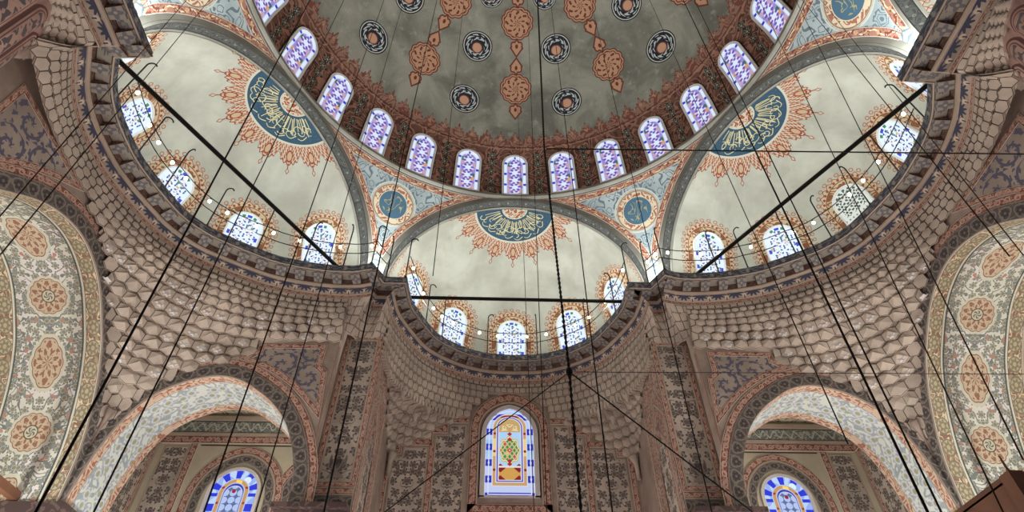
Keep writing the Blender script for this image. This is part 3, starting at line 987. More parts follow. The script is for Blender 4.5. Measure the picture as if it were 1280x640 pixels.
def build_pendentive(az):
    b = MB()
    n, t = axis(az)
    def rsph(z): return sqrt(max(0.01, RP * RP - (z - ZP) ** 2))
    zt = ZR - 0.20
    def zb(psi):                                                  # lower edge where the neighbouring arch plane cuts
        al_ = RAD(30) - abs(psi)
        r = RD / cos(al_)
        return ZP + sqrt(max(0.0, RP * RP - r * r)) if r < RP else ZP
    def P(psi, z, off=0.0):
        r = rsph(z) - off
        d = n * cos(psi) + t * sin(psi)
        return V3(d.x * r, d.y * r, z)
    def fn(u, w):
        psi = RAD(-29.9 + 59.8 * u)
        z0 = zb(psi); z = z0 + (zt - z0) * w
        return P(psi, z), (psi * rsph(z) * 0.98, z - ZP)
    b.grid(fn, 64, 14, 'pendentive paint')
    # red border: along the ring and down both arches
    W = 0.30
    N = 40
    top0, top1 = [], []
    for i in range(N + 1):
        psi = RAD(-29 + 58 * i / N)
        top0.append(P(psi, zt - 0.02, 0.015)); top1.append(P(psi, max(zb(psi), zt - 0.02 - W), 0.015))
    b.strip(top0, top1, 'pendentive border')
    for sgn in (-1, 1):
        A, B = [], []
        for i in range(N + 1):
            q = i / N
            psi = RAD(29.85 - 28.6 * (1 - q)) if False else RAD(1.2 + 28.4 * q)
            z = zb(sgn * psi)
            # direction along the edge, offset inside by W
            p0 = P(sgn * psi, z, 0.02)
            dpsi = 0.002
            p1 = P(sgn * (psi + dpsi), zb(psi + dpsi), 0.02)
            e = (p1 - p0).normalized()
            rad = V3(p0.x, p0.y, p0.z - ZP).normalized()
            inw = rad.cross(e) * sgn
            cand = p0 + inw * W
            if cand.z < p0.z: cand = p0 - inw * W
            # pull back onto the sphere
            cz = min(cand.z, zt - 0.02)
            rr = hypot(cand.x, cand.y)
            psi_c = atan2(cand.x * t.x + cand.y * t.y, cand.x * n.x + cand.y * n.y)
            if psi_c * sgn < 0: psi_c = 0.0
            A.append(p0); B.append(P(psi_c, cz, 0.02))
        b.strip(A, B, 'pendentive border')
    # pier strip below the tip, down to the gallery
    hw = 0.62
    for zz0, zz1 in ((Z_LIP - 0.3, ZP),):
        r = RP * 0.985
        for k in range(4):
            a0, a1 = -hw + 2 * hw * k / 4, -hw + 2 * hw * (k + 1) / 4
            c = n * (r - 0.10)
            b.add([c + t * a0 + V3(0, 0, zz0), c + t * a1 + V3(0, 0, zz0), c + t * a1 + V3(0, 0, zz1), c + t * a0 + V3(0, 0, zz1)], 'white pier plaster')
    tag(b.build('pendentive'), kind='structure')

EXW = {'center': (34.0, 0.0, 0.65), 'left': (37.5, -5.5, 0.05), 'right': (37.5, 5.5, 0.05)}
def build_exedra(az, nm, full=True):
    n, t = axis(az)
    # ---- arch band and soffit
    b = MB()
    N = 48
    def A(r, th, d): return n * d + t * (r * cos(th)) + V3(0, 0, ZP + r * sin(th))
    def arc(r, d):
        pts = [A(r, pi * i / N, d) for i in range(N + 1)]
        z0 = Z_LIP - 0.2
        lo = [V3(pts[0].x, pts[0].y, z0)]; hi = [V3(pts[-1].x, pts[-1].y, z0)]
        return lo + pts + hi
    # face: outer grey, fine line, grey fillet, then dark soffit
    ex = arc(R_EX + 0.02, 9.99); m1 = arc(R_IN + 0.11, 9.97); m2 = arc(R_IN + 0.085, 9.955); fr = arc(R_IN, 9.95)
    b.strip(ex, m1, 'arch grey plaster'); b.strip(m1, m2, 'arch line'); b.strip(m2, fr, 'arch grey plaster')
    bk = arc(R_IN - 0.01, 10.36)
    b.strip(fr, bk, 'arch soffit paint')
    b2 = arc(R_IN - 0.04, 10.36); b3 = arc(R_IN - 0.05, 10.5)
    b.strip(bk, b2, 'arch grey plaster'); b.strip(b2, b3, 'arch grey plaster')
    tag(b.build('exedra_arch'), kind='structure')
    # ---- semi-dome and the drum below
    b = MB()
    C = n * 10.44 + V3(0, 0, ZP)
    def sp(a, e, off=0.0):
        r = RL - off
        if e >= 0: h, z = r * cos(e), r * sin(e)
        else: h, z = r, e * RL
        return C + n * (h * cos(a)) + t * (h * sin(a)) + V3(0, 0, z)
    e0 = -(ZP - (Z_LIP - 0.25)) / RL
    def fn(u, w):
        a = RAD(-90 + 180 * u); e = e0 + (pi / 2 - e0) * w
        return sp(a, e), (DEG(a), DEG(e))
    b.grid(fn, 96, 60, 'exedra plaster ' + (nm if full else 'center'))
    if not full:
        tag(b.build('semi_dome'), kind='structure')
        return
    step, shift, y0 = EXW[nm]
    # gilded lettering on the crown medallion: radiating shafts, bowls and loops
    rnd = random.Random(int(az) + 100)
    def zp(zen, a): return sp(a, pi / 2 - RAD(zen), 0.03)
    def stroke(pts, w0, w1):
        L = len(pts)
        for i in range(L - 1):
            (z0, a0), (z1, a1) = pts[i], pts[i + 1]
            wa = w0 + (w1 - w0) * i / (L - 1); wb = w0 + (w1 - w0) * (i + 1) / (L - 1)
            x0, y0 = z0 * sin(a0), z0 * cos(a0); x1, y1 = z1 * sin(a1), z1 * cos(a1)
            dx, dy = x1 - x0, y1 - y0; q = hypot(dx, dy) or 1
            nx, ny = -dy / q, dx / q
            def M(x, y): return zp(hypot(x, y), atan2(x, y))
            b.add([M(x0 - nx * wa, y0 - ny * wa), M(x1 - nx * wb, y1 - ny * wb), M(x1 + nx * wb, y1 + ny * wb), M(x0 + nx * wa, y0 + ny * wa)], 'gold lettering')
    ns = 30
    for i in range(ns):
        a = RAD(-84 + 168 * (i + 0.5) / ns + rnd.uniform(-1.5, 1.5))
        z0 = rnd.uniform(7.0, 8.2); z1 = rnd.uniform(11.5, 16.5)
        bend = rnd.uniform(-0.05, 0.05)
        stroke([(z0, a), ((z0 + z1) / 2, a + bend * 0.5), (z1, a + bend)], 0.21, 0.15)
    for i in range(22):
        a = RAD(-80 + 160 * (i + 0.5) / 22 + rnd.uniform(-2, 2))
        zc = rnd.uniform(11.5, 16.6); rr = rnd.uniform(0.9, 1.8)
        st = rnd.uniform(0, 6.28); sw = rnd.choice((3.4, 4.4, 5.6))
        cx, cy = zc * sin(a), zc * cos(a)
        pts = []
        for k in range(11):
            q = st + sw * k / 10
            x = cx + rr * cos(q) * 1.25; y = cy + rr * sin(q)
            zz = min(18.7, max(7.0, hypot(x, y))); pts.append((zz, max(-1.5, min(1.5, atan2(x, y)))))
        stroke(pts, 0.12, 0.24)
    for i in range(8):
        a = RAD(-70 + 140 * (i + 0.5) / 8); z0 = rnd.uniform(16.2, 17.8)
        stroke([(z0 + 0.8 * sin(k * 0.7), a - 0.13 + 0.26 * k / 6) for k in range(7)], 0.13, 0.22)
    tag(b.build('semi_dome'), kind='structure')
    # ---- five windows
    for k in range(-2, 3):
        a0 = RAD(k * step + shift)
        drop = -1.0 if (shift < 0 and k == -2) or (shift > 0 and k == 2) else 0.0
        def fmap(x, y, off, a0=a0, drop=drop):
            e = (y - y0 + drop) / RL
            a = a0 + x / (RL * cos(max(e, 0)))
            return sp(a, e, off)
        gl = 'clear lattice glass' if (nm == 'right' and k == 0) else 'exedra window glass'
        place = {-2: 'leftmost', -1: 'second from left', 0: 'middle', 1: 'second from right', 2: 'rightmost'}[k]
        window(fmap, arch_outline(0.65, 2.50), 0.06, gl, fmap(0, 0, 0),
               ('pale grey lattice window' if gl.startswith('clear') else 'bright stained lattice window') +
               ', %s in the %s semi-dome above the cornice' % (place, nm), None, group='windows of the %s semi-dome' % nm)

# ------------------------------------------------------------------ trefoil gallery edge
def lip_path():
    """edge of the gallery slab seen from above, left end to right end; corners kept sharp."""
    c = [(-10.89, 0.18), (-11.10, 0.58), (-11.34, 1.08), (-11.50, 1.62), (-11.59, 2.15), (-11.62, 2.8), (-11.60, 3.4), (-11.50, 3.95),
         (-11.36, 4.5), (-11.0, 5.55), (-10.42, 6.30), (-9.75, 6.80), (-9.08, 7.22), (-8.38, 7.58), (-7.19, 7.88), (-6.0, 7.96), (-5.22, 7.80)]
    m = [(-4.06, 8.50), (-4.03, 9.2), (-3.92, 9.95), (-3.36, 11.30), (-2.90, 11.96), (-2.02, 12.62), (-1.04, 13.00), (0.0, 13.10)]
    left = [(-10.0, -7.0), (-10.02, 0.15)]
    cc = [tuple(p)[:2] for p in catmull([(x, y, 0) for x, y in c], 6)]
    mm = [tuple(p)[:2] for p in catmull([(x, y, 0) for x, y in m], 6)]
    half = left + cc + [(-4.86, 8.50)] + mm
    full = half + [(-x, y) for x, y in reversed(half[:-1])]
    return full
def offset_path(P, d):
    """offsets outwards (away from the hall) with mitred corners."""
    out = []
    n = len(P)
    for i in range(n):
        p = Vector((P[i][0], P[i][1]))
        ns = []
        for a, b in ((i - 1, i), (i, i + 1)):
            if a < 0 or b >= n: continue
            e = Vector(P[b]) - Vector(P[a])
            if e.length < 1e-6: continue
            e.normalize(); ns.append(Vector((-e.y, e.x)))
        if len(ns) == 1: m = ns[0]; k = 1
        else:
            m = (ns[0] + ns[1]); m = m.normalized() if m.length > 1e-6 else ns[0]
            k = 1.0 / max(0.5, m.dot(ns[0]))
        q = p + m * (d * k)
        out.append((q.x, q.y))
    return out
LIP = lip_path()
CORN = [(0.0, 15.0), (0.0, 14.71), (0.04, 14.69), (0.44, 14.69), (0.47, 14.50), (0.43, 14.46), (0.45, 14.41), (0.49, 14.39), (0.61, 14.14), (0.63, 14.12), (0.63, 13.99), (0.66, 13.98)]
def build_cornice():
    b = MB()
    rows = [[V3(x, y, z) for x, y in offset_path(LIP, o)] for o, z in CORN]
    mats = ['cornice fascia', 'tan moulding', 'cornice coffer', 'cornice corbel', 'tan moulding', 'tan moulding', 'tan moulding', 'palmette frieze', 'tan moulding', 'red scroll band', 'tan moulding']
    for r0, r1, m in zip(rows, rows[1:], mats):
        if m == 'palmette frieze': b.strip(r1, r0, m, v0=1.0, v1=0.0)
        else: b.strip(r0, r1, m)
    # walkway top
    top = rows[0]; inner = [V3(x, y, 15.0) for x, y in offset_path(LIP, 1.0)]
    b.strip(top, inner, 'arch grey plaster')
    # corbels under the slab
    cum = [0.0]
    for i in range(1, len(LIP)): cum.append(cum[-1] + hypot(LIP[i][0] - LIP[i - 1][0], LIP[i][1] - LIP[i - 1][1]))
    s = 0.35
    while s < cum[-1]:
        i = max(k for k in range(len(cum)) if cum[k] <= s); i = min(i, len(LIP) - 2)
        f = (s - cum[i]) / max(1e-6, cum[i + 1] - cum[i])
        p = Vector(LIP[i]).lerp(Vector(LIP[i + 1]), f)
        e = (Vector(LIP[i + 1]) - Vector(LIP[i])).normalized(); nn = Vector((-e.y, e.x))
        w = 0.17
        def Q(a, o, z): return V3(p.x + e.x * a + nn.x * o, p.y + e.y * a + nn.y * o, z)
        # trapezoid bracket: tall at the wall, sloping face to the front
        F = [Q(-w, 0.05, 14.70), Q(w, 0.05, 14.70), Q(w, 0.08, 14.61), Q(-w, 0.08, 14.61)]
        U = [Q(-w, 0.08, 14.61), Q(w, 0.08, 14.61), Q(w * 0.85, 0.44, 14.50), Q(-w * 0.85, 0.44, 14.50)]
        b.add(F, 'corbel face', [(0, 0.1), (0.34, 0.1), (0.34, 0.2), (0, 0.2)])
        b.add(U, 'corbel face', [(0, 0.02), (0.34, 0.02), (0.34, 0.38), (0, 0.38)])
        for sg in (-1, 1):
            b.add([Q(sg * w, 0.05, 14.70), Q(sg * w, 0.08, 14.61), Q(sg * w * 0.85, 0.44, 14.50), Q(sg * w, 0.44, 14.70)], 'cornice corbel',
                  [(0, 0.3), (0, 0.2), (0.4, 0.0), (0.4, 0.3)])
        s += 0.62
    tag(b.build('gallery_cornice'), kind='structure')
    # gallery floor behind the lip, shared by the three exedrae
    b = MB()
    for az in (-60, 0, 60):
        n, t = axis(az)
        C = n * 10.44
        pts = [C + n * (5.4 * cos(RAD(a))) + t * (5.4 * sin(RAD(a))) + V3(0, 0, 14.9) for a in range(-90, 91, 6)]
        lo = [C + n * -1.2 + t * (5.4 * sin(RAD(a))) + V3(0, 0, 14.9) for a in range(-90, 91, 6)]
        # keep the slab behind the lip: clip in plan against the lip polygon
        for i in range(len(pts) - 1):
            for j in range(14):
                q = []
                for k, w in ((i, j), (i + 1, j), (i + 1, j + 1), (i, j + 1)):
                    q.append(lo[k].lerp(pts[k], w / 14))
                c = (q[0] + q[2]) * 0.5
                if outside_lip(c.x, c.y, 0.25): b.add(q, 'arch grey plaster')
    tag(b.build('gallery_floor'), kind='structure')
def outside_lip(x, y, margin):
    """true when (x, y) lies on the wall side of the lip by more than margin."""
    P = LIP + [(10.0, -30.0), (-10.0, -30.0)]
    ins = False; dmin = 1e9
    n = len(P)
    for i in range(n):
        x0, y0 = P[i]; x1, y1 = P[(i + 1) % n]
        if (y0 > y) != (y1 > y) and x < (x1 - x0) * (y - y0) / (y1 - y0) + x0: ins = not ins
        ex, ey = x1 - x0, y1 - y0; L2 = ex * ex + ey * ey
        if L2 < 1e-9: continue
        tt = max(0, min(1, ((x - x0) * ex + (y - y0) * ey) / L2))
        dmin = min(dmin, hypot(x - x0 - tt * ex, y - y0 - tt * ey))
    return (not ins) and dmin > margin
# ------------------------------------------------------------------ lower storey, built for the left side and mirrored
XB, YA = -12.4, 8.95
YPIER, XREC, YBACK = 9.5, -4.75, 13.85
Z_TOP = 13.98
BASE = offset_path(LIP, 0.66)
def mirror(b):
    c = MB(); c.v = [(-p[0], p[1], p[2]) for p in b.v]; c.f = [tuple(reversed(f)) for f in b.f]
    c.uv = [list(reversed(u)) for u in b.uv]; c.m = list(b.m); c.names = list(b.names); c.sm = list(b.sm)
    return c
def ray_path(Q, ang, P):
    """distance from Q to the polyline P in direction ang (degrees)."""
    d = (cos(RAD(ang)), sin(RAD(ang))); best = None
    for (x0, y0), (x1, y1) in zip(P, P[1:]):
        ex, ey = x1 - x0, y1 - y0
        den = d[0] * ey - d[1] * ex
        if abs(den) < 1e-9: continue
        t = ((x0 - Q[0]) * ey - (y0 - Q[1]) * ex) / den
        u = ((x0 - Q[0]) * d[1] - (y0 - Q[1]) * d[0]) / den
        if t > 0.05 and -1e-6 <= u <= 1 + 1e-6 and (best is None or t < best): best = t
    return best
def sm01(x):
    x = max(0.0, min(1.0, x)); return x * x * (3 - 2 * x)

class Lobe:
    """pendentive surface: plan curve at every height, addressed by an angle about Q."""
    def __init__(s, Q, xl, xr, yt, rho, zw, path):
        s.Q = Q; s.xl, s.xr, s.yt = xl, xr, yt; s.rho = rho; s.zw = zw; s.path = path; s.cache = {}
    def top(s, a):
        k = round(a, 2)
        if k not in s.cache: s.cache[k] = ray_path(s.Q, k, s.path) or 5.0
        return s.cache[k]
    def fil(s, a, rho):
        c, n = cos(RAD(a)), sin(RAD(a))
        ts = []
        if n > 1e-6: ts.append((s.yt - s.Q[1]) / n)
        if c < -1e-6: ts.append((s.xl - s.Q[0]) / c)
        if c > 1e-6 and s.xr is not None: ts.append((s.xr - s.Q[0]) / c)
        t = min(ts) if ts else 9.0
        x, y = s.Q[0] + c * t, s.Q[1] + n * t
        for xx, sg in ((s.xl, 1), (s.xr, -1)):
            if xx is None: continue
            cx, cy = xx + sg * rho, s.yt - rho
            if (x - cx) * sg < 0 and y > cy:
                ox, oy = s.Q[0] - cx, s.Q[1] - cy
                bq = ox * c + oy * n; cq = ox * ox + oy * oy - rho * rho
                D = bq * bq - cq
                if D > 0: t = min(t, -bq + sqrt(D))
        return t
    def r(s, a, z):
        w = sm01((z - s.zw[0]) / (s.zw[1] - s.zw[0]))
        rf = s.fil(a, interp(z, s.rho))
        return rf + (s.top(a) - rf) * w
    def P(s, a, z, off=0.0):
        r = s.r(a, z) - off
        return V3(s.Q[0] + r * cos(RAD(a)), s.Q[1] + r * sin(RAD(a)), z)
class Loft:
    """surface between two plan polylines; addressed by 0..100."""
    def __init__(s, lo, hi, z0, z1):
        s.lo = resample([(x, y, 0) for x, y in lo], 60); s.hi = resample([(x, y, 0) for x, y in hi], 60); s.z0, s.z1 = z0, z1
    def P(s, a, z, off=0.0):
        w = max(0, min(1, (z - s.z0) / (s.z1 - s.z0)))
        k = max(0, min(59.999, a * 0.6)); i = int(k); f = k - i
        p = s.lo[i].lerp(s.lo[i + 1], f).lerp(s.hi[i].lerp(s.hi[i + 1], f), w)
        e = (s.hi[min(60, i + 1)] - s.hi[max(0, i)]); e = e.normalized()
        n = V3(e.y, -e.x, 0)
        return V3(p.x + n.x * off, p.y + n.y * off, z)

def tier(b, L, z0, z1, a0, a1, width, half, bulge_, vd, out_, rnd, keep=None, star_=0.0, zr=0.40, mat='muqarnas plaster', lw=0.055, amt=None):
    """one row of faceted cells hanging between heights z0 and z1."""
    A = resample([L.P(a0 + (a1 - a0) * k / 80, (z0 + z1) / 2) for k in range(81)], 80)
    # arc-length table
    raw = [L.P(a0 + (a1 - a0) * k / 160, (z0 + z1) / 2) for k in range(161)]
    cum = [0.0]
    for i in range(1, 161): cum.append(cum[-1] + (raw[i] - raw[i - 1]).length)
    tot = cum[-1]
    if tot < width * 0.5: return
    n = max(1, int(round(tot / width)))
    def ang(s):
        s = max(0.0, min(tot, s)); 
        for i in range(160):
            if cum[i + 1] >= s:
                f = (s - cum[i]) / max(1e-9, cum[i + 1] - cum[i]); return a0 + (a1 - a0) * (i + f) / 160
        return a1
    w = tot / n; start = -w / 2 if half else 0.0
    h = z1 - z0
    for i in range(n + (1 if half else 0)):
        sa, sb = start + i * w, start + (i + 1) * w
        sm = (sa + sb) / 2
        pa, pm, pb = ang(sa), ang(sm), ang(sb)
        if abs(pb - pa) < 1e-4: continue
        mid = L.P(pm, (z0 + z1) / 2)
        if keep and not keep(mid): continue
        v = vd * h
        q_ = amt(mid) if amt else 1.0
        bulge, out, star = bulge_ * q_, out_ * (0.3 + 0.7 * q_), star_ * q_
        def pt(a, z, o): return L.P(a, z, o)
        outl = [(pa, z0, out), (pm, z0 - v, out * 1.25), (pb, z0, out), (pb, z1 - v, 0.012), (pm, z1, 0.012), (pa, z1 - v, 0.012)]
        cz = z0 + zr * h + rnd.uniform(-0.05, 0.05) * h
        ca = pm + (pb - pa) * rnd.uniform(-0.08, 0.08)
        O = [pt(*q) for q in outl]
        C = L.P(ca, cz, bulge * rnd.uniform(0.8, 1.15) + out * 0.5)
        ctr = sum(O, V3(0, 0, 0)) / 6
        k = min(0.3, lw / max(0.12, min(w, h)))
        I = [p.lerp(ctr, k) for p in O]
        if bulge > 0.06:
            for j in (0, 2, 3, 5): I[j] = O[j] + (I[j] - O[j]) * 0.55
        # ridge vertices half way to the upper corners give each cell its extra folds
        fold = bulge > 0.06 and (i + int(z0 * 7)) % 3 != 1
        if fold:                                                   # vertical ridge with side facets
            R1 = L.P(ca, z0 + 0.30 * h, bulge * 1.15 + out)
            R2 = L.P(ca, z0 + 0.74 * h, bulge * 0.55)
            F = [(I[0], I[1], R1), (I[1], I[2], R1), (I[2], I[3], R2, R1), (I[3], I[4], R2), (I[4], I[5], R2), (I[5], I[0], R1, R2)]
        for j in range(6):
            j2 = (j + 1) % 6
            b.add([O[j], O[j2], I[j2], I[j]], 'dark joint')
            if fold:
                q = F[j]
                if len(q) == 4: b.add([q[0], q[1], q[2]], mat); b.add([q[0], q[2], q[3]], mat)
                else: b.add(list(q), mat)
            else:
                b.add([I[j], I[j2], C], mat)
        # underside of the projecting lower edge
        for j in (0, 1):
            q0, q1 = outl[j], outl[j + 1]
            b.add([O[j], O[j + 1], L.P(q1[0], q1[1] + 0.01, -0.03), L.P(q0[0], q0[1] + 0.01, -0.03)], mat)
        if star and rnd.random() < star:
            c = O[1].lerp(C, 0.62)
            nrm = (C - ctr).normalized()
            c = c + nrm * 0.02 + V3(0, 0, -0.02)
            e1 = (O[2] - O[0]).normalized(); e2 = nrm.cross(e1).normalized()
            R = 0.13
            ring = []
            for q in range(12):
                rr = R if q % 2 == 0 else R * 0.5
                ring.append(c + e1 * (rr * cos(q * pi / 6)) + e2 * (rr * sin(q * pi / 6)))
            for q in range(12): b.add([c, ring[q], ring[(q + 1) % 12]], 'white star')
            for q in range(12):
                b.add([ring[q], ring[(q + 1) % 12], ring[(q + 1) % 12] - nrm * 0.08, ring[q] - nrm * 0.08], 'white star')
def offset2(P, d):
    """offset an open 2-D polyline to its left by d."""
    return [(x, y) for x, y in offset_path(P, d)]
class Plane:
    def __init__(s, fn): s.p = fn
    def strip(s, b, A, B, mat, off=0.02, v0=0.0, v1=1.0, side=True):
        PA = [s.p(x, z, off) for x, z in A]; PB = [s.p(x, z, off) for x, z in B]
        b.strip(PA, PB, mat, v0=v0, v1=v1)
        if side:
            b.strip([s.p(x, z, 0) for x, z in A], PA, mat, v0=v0, v1=v0)
            b.strip(PB, [s.p(x, z, 0) for x, z in B], mat, v0=v1, v1=v1)
    def plate(s, b, poly, mat, off=0.02, uv=(0, 0)):
        pts = [s.p(x, z, off) for x, z in poly]
        for t in tessellate_polygon([[Vector((x, z, 0)) for x, z in poly]]):
            b.add([pts[i] for i in t], mat, [(poly[i][0] - uv[0], poly[i][1] - uv[1]) for i in t])
        for i in range(len(poly)):
            j = (i + 1) % len(poly)
            b.add([s.p(*poly[i], 0), s.p(*poly[j], 0), pts[j], pts[i]], 'dark joint')
    def frame(s, b, poly, w, mat='red scroll band', off=0.035, closed=True):
        """ribbon of width w round a polygon (outside for a clockwise outline)."""
        n = len(poly)
        def off_pt(i):
            p = Vector(poly[i]); ns = []
            for a, c in ((i - 1, i), (i, i + 1)):
                if not closed and (a < 0 or c >= n): continue
                e = Vector(poly[c % n]) - Vector(poly[a % n])
                if e.length < 1e-9: continue
                e.normalize(); ns.append(Vector((-e.y, e.x)))
            if len(ns) == 1: m, k = ns[0], 1
            else:
                m = ns[0] + ns[1]; m = m.normalized() if m.length > 1e-6 else ns[0]; k = 1 / max(0.4, m.dot(ns[0]))
            q = p + m * w * k
            return (q.x, q.y)
        O = [off_pt(i) for i in range(n)]
        I = list(poly)
        if closed: O.append(O[0]); I.append(I[0])
        s.strip(b, I, O, mat, off)
def cw(poly):
    a = sum(poly[i][0] * poly[(i + 1) % len(poly)][1] - poly[(i + 1) % len(poly)][0] * poly[i][1] for i in range(len(poly)))
    return poly if a < 0 else list(reversed(poly))

F_A = [(-12.25, 3.0), (-12.25, 6.6), (-12.2, 7.5), (-12.1, 8.3), (-11.85, 9.25), (-11.5, 9.92), (-11.0, 10.4), (-10.3, 10.75), (-9.55, 10.90),
       (-8.85, 10.76), (-8.25, 10.42), (-7.65, 9.98), (-7.12, 9.40), (-6.75, 8.75), (-6.5, 8.1), (-6.36, 7.5), (-6.32, 6.6), (-6.32, 3.0)]
F_B = [(8.88, 3.0), (8.88, 6.8), (8.62, 8.25), (8.02, 9.6), (7.36, 10.55), (6.76, 11.14), (5.94, 11.78), (5.15, 12.14), (4.3, 12.28),
       (3.45, 12.14), (2.66, 11.78), (1.84, 11.14), (1.24, 10.55), (0.58, 9.6), (-0.02, 8.25), (-0.28, 6.8), (-0.28, 3.0)]
def smooth2(P, sub=5):
    q = catmull([(x, z, 0) for x, z in P[1:-1]], sub)
    return [P[0]] + [(p.x, p.y) for p in q] + [P[-1]]

def wall_arch(b, pl, F, zs, s0, s1, ztop, rimw, redw, left_first):
    """plain wall face round an arch, its scroll rim and its red band."""
    # outward offset: to the left of travel when the path runs left->right over the crown
    def off(d): return offset_path(F, d if left_first else -d)
    E1 = off(rimw); E2 = off(rimw + redw)
    pl.strip(b, F, E1, 'scroll rim', 0.05)
    pl.strip(b, E1, E2, 'red scroll band', 0.03)
    # wall face: columns from the arch outline up to the top line
    for (x0, z0), (x1, z1) in zip(F, F[1:]):
        if abs(x1 - x0) < 1e-6: continue
        b.add([pl.p(x0, z0, 0), pl.p(x1, z1, 0), pl.p(x1, ztop, 0), pl.p(x0, ztop, 0)], 'pinkish plaster')
    return E1, E2

def soffit(b, F, P, depth, parts):
    """parts: (width, material, scale) laid front to back on the underside of an arch."""
    d = 0.0
    for w, m, mode in parts:
        A = [P(x, z, d) for x, z in F]; B = [P(x, z, d + w) for x, z in F]
        if mode == 'metric':
            k = 1.24
            L = 0.0
            mid = len(F) // 2
            cum = [0.0]
            for i in range(1, len(F)): cum.append(cum[-1] + hypot(F[i][0] - F[i - 1][0], F[i][1] - F[i - 1][1]))
            c0 = cum[mid]
            ns = 4
            for i in range(len(F) - 1):
                for j in range(ns):
                    f0, f1 = j / ns, (j + 1) / ns
                    b.add([A[i].lerp(B[i], f0), A[i + 1].lerp(B[i + 1], f0), A[i + 1].lerp(B[i + 1], f1), A[i].lerp(B[i], f1)], m,
                          [((cum[i] - c0) * k, (f0 - 0.5) * w * k), ((cum[i + 1] - c0) * k, (f0 - 0.5) * w * k), ((cum[i + 1] - c0) * k, (f1 - 0.5) * w * k), ((cum[i] - c0) * k, (f1 - 0.5) * w * k)], True)
        elif mode == 'plain':
            b.strip(A, B, m, v0=-w / 2, v1=w / 2, smooth=True)
        else:
            b.strip(A, B, m, smooth=True)
        d += w

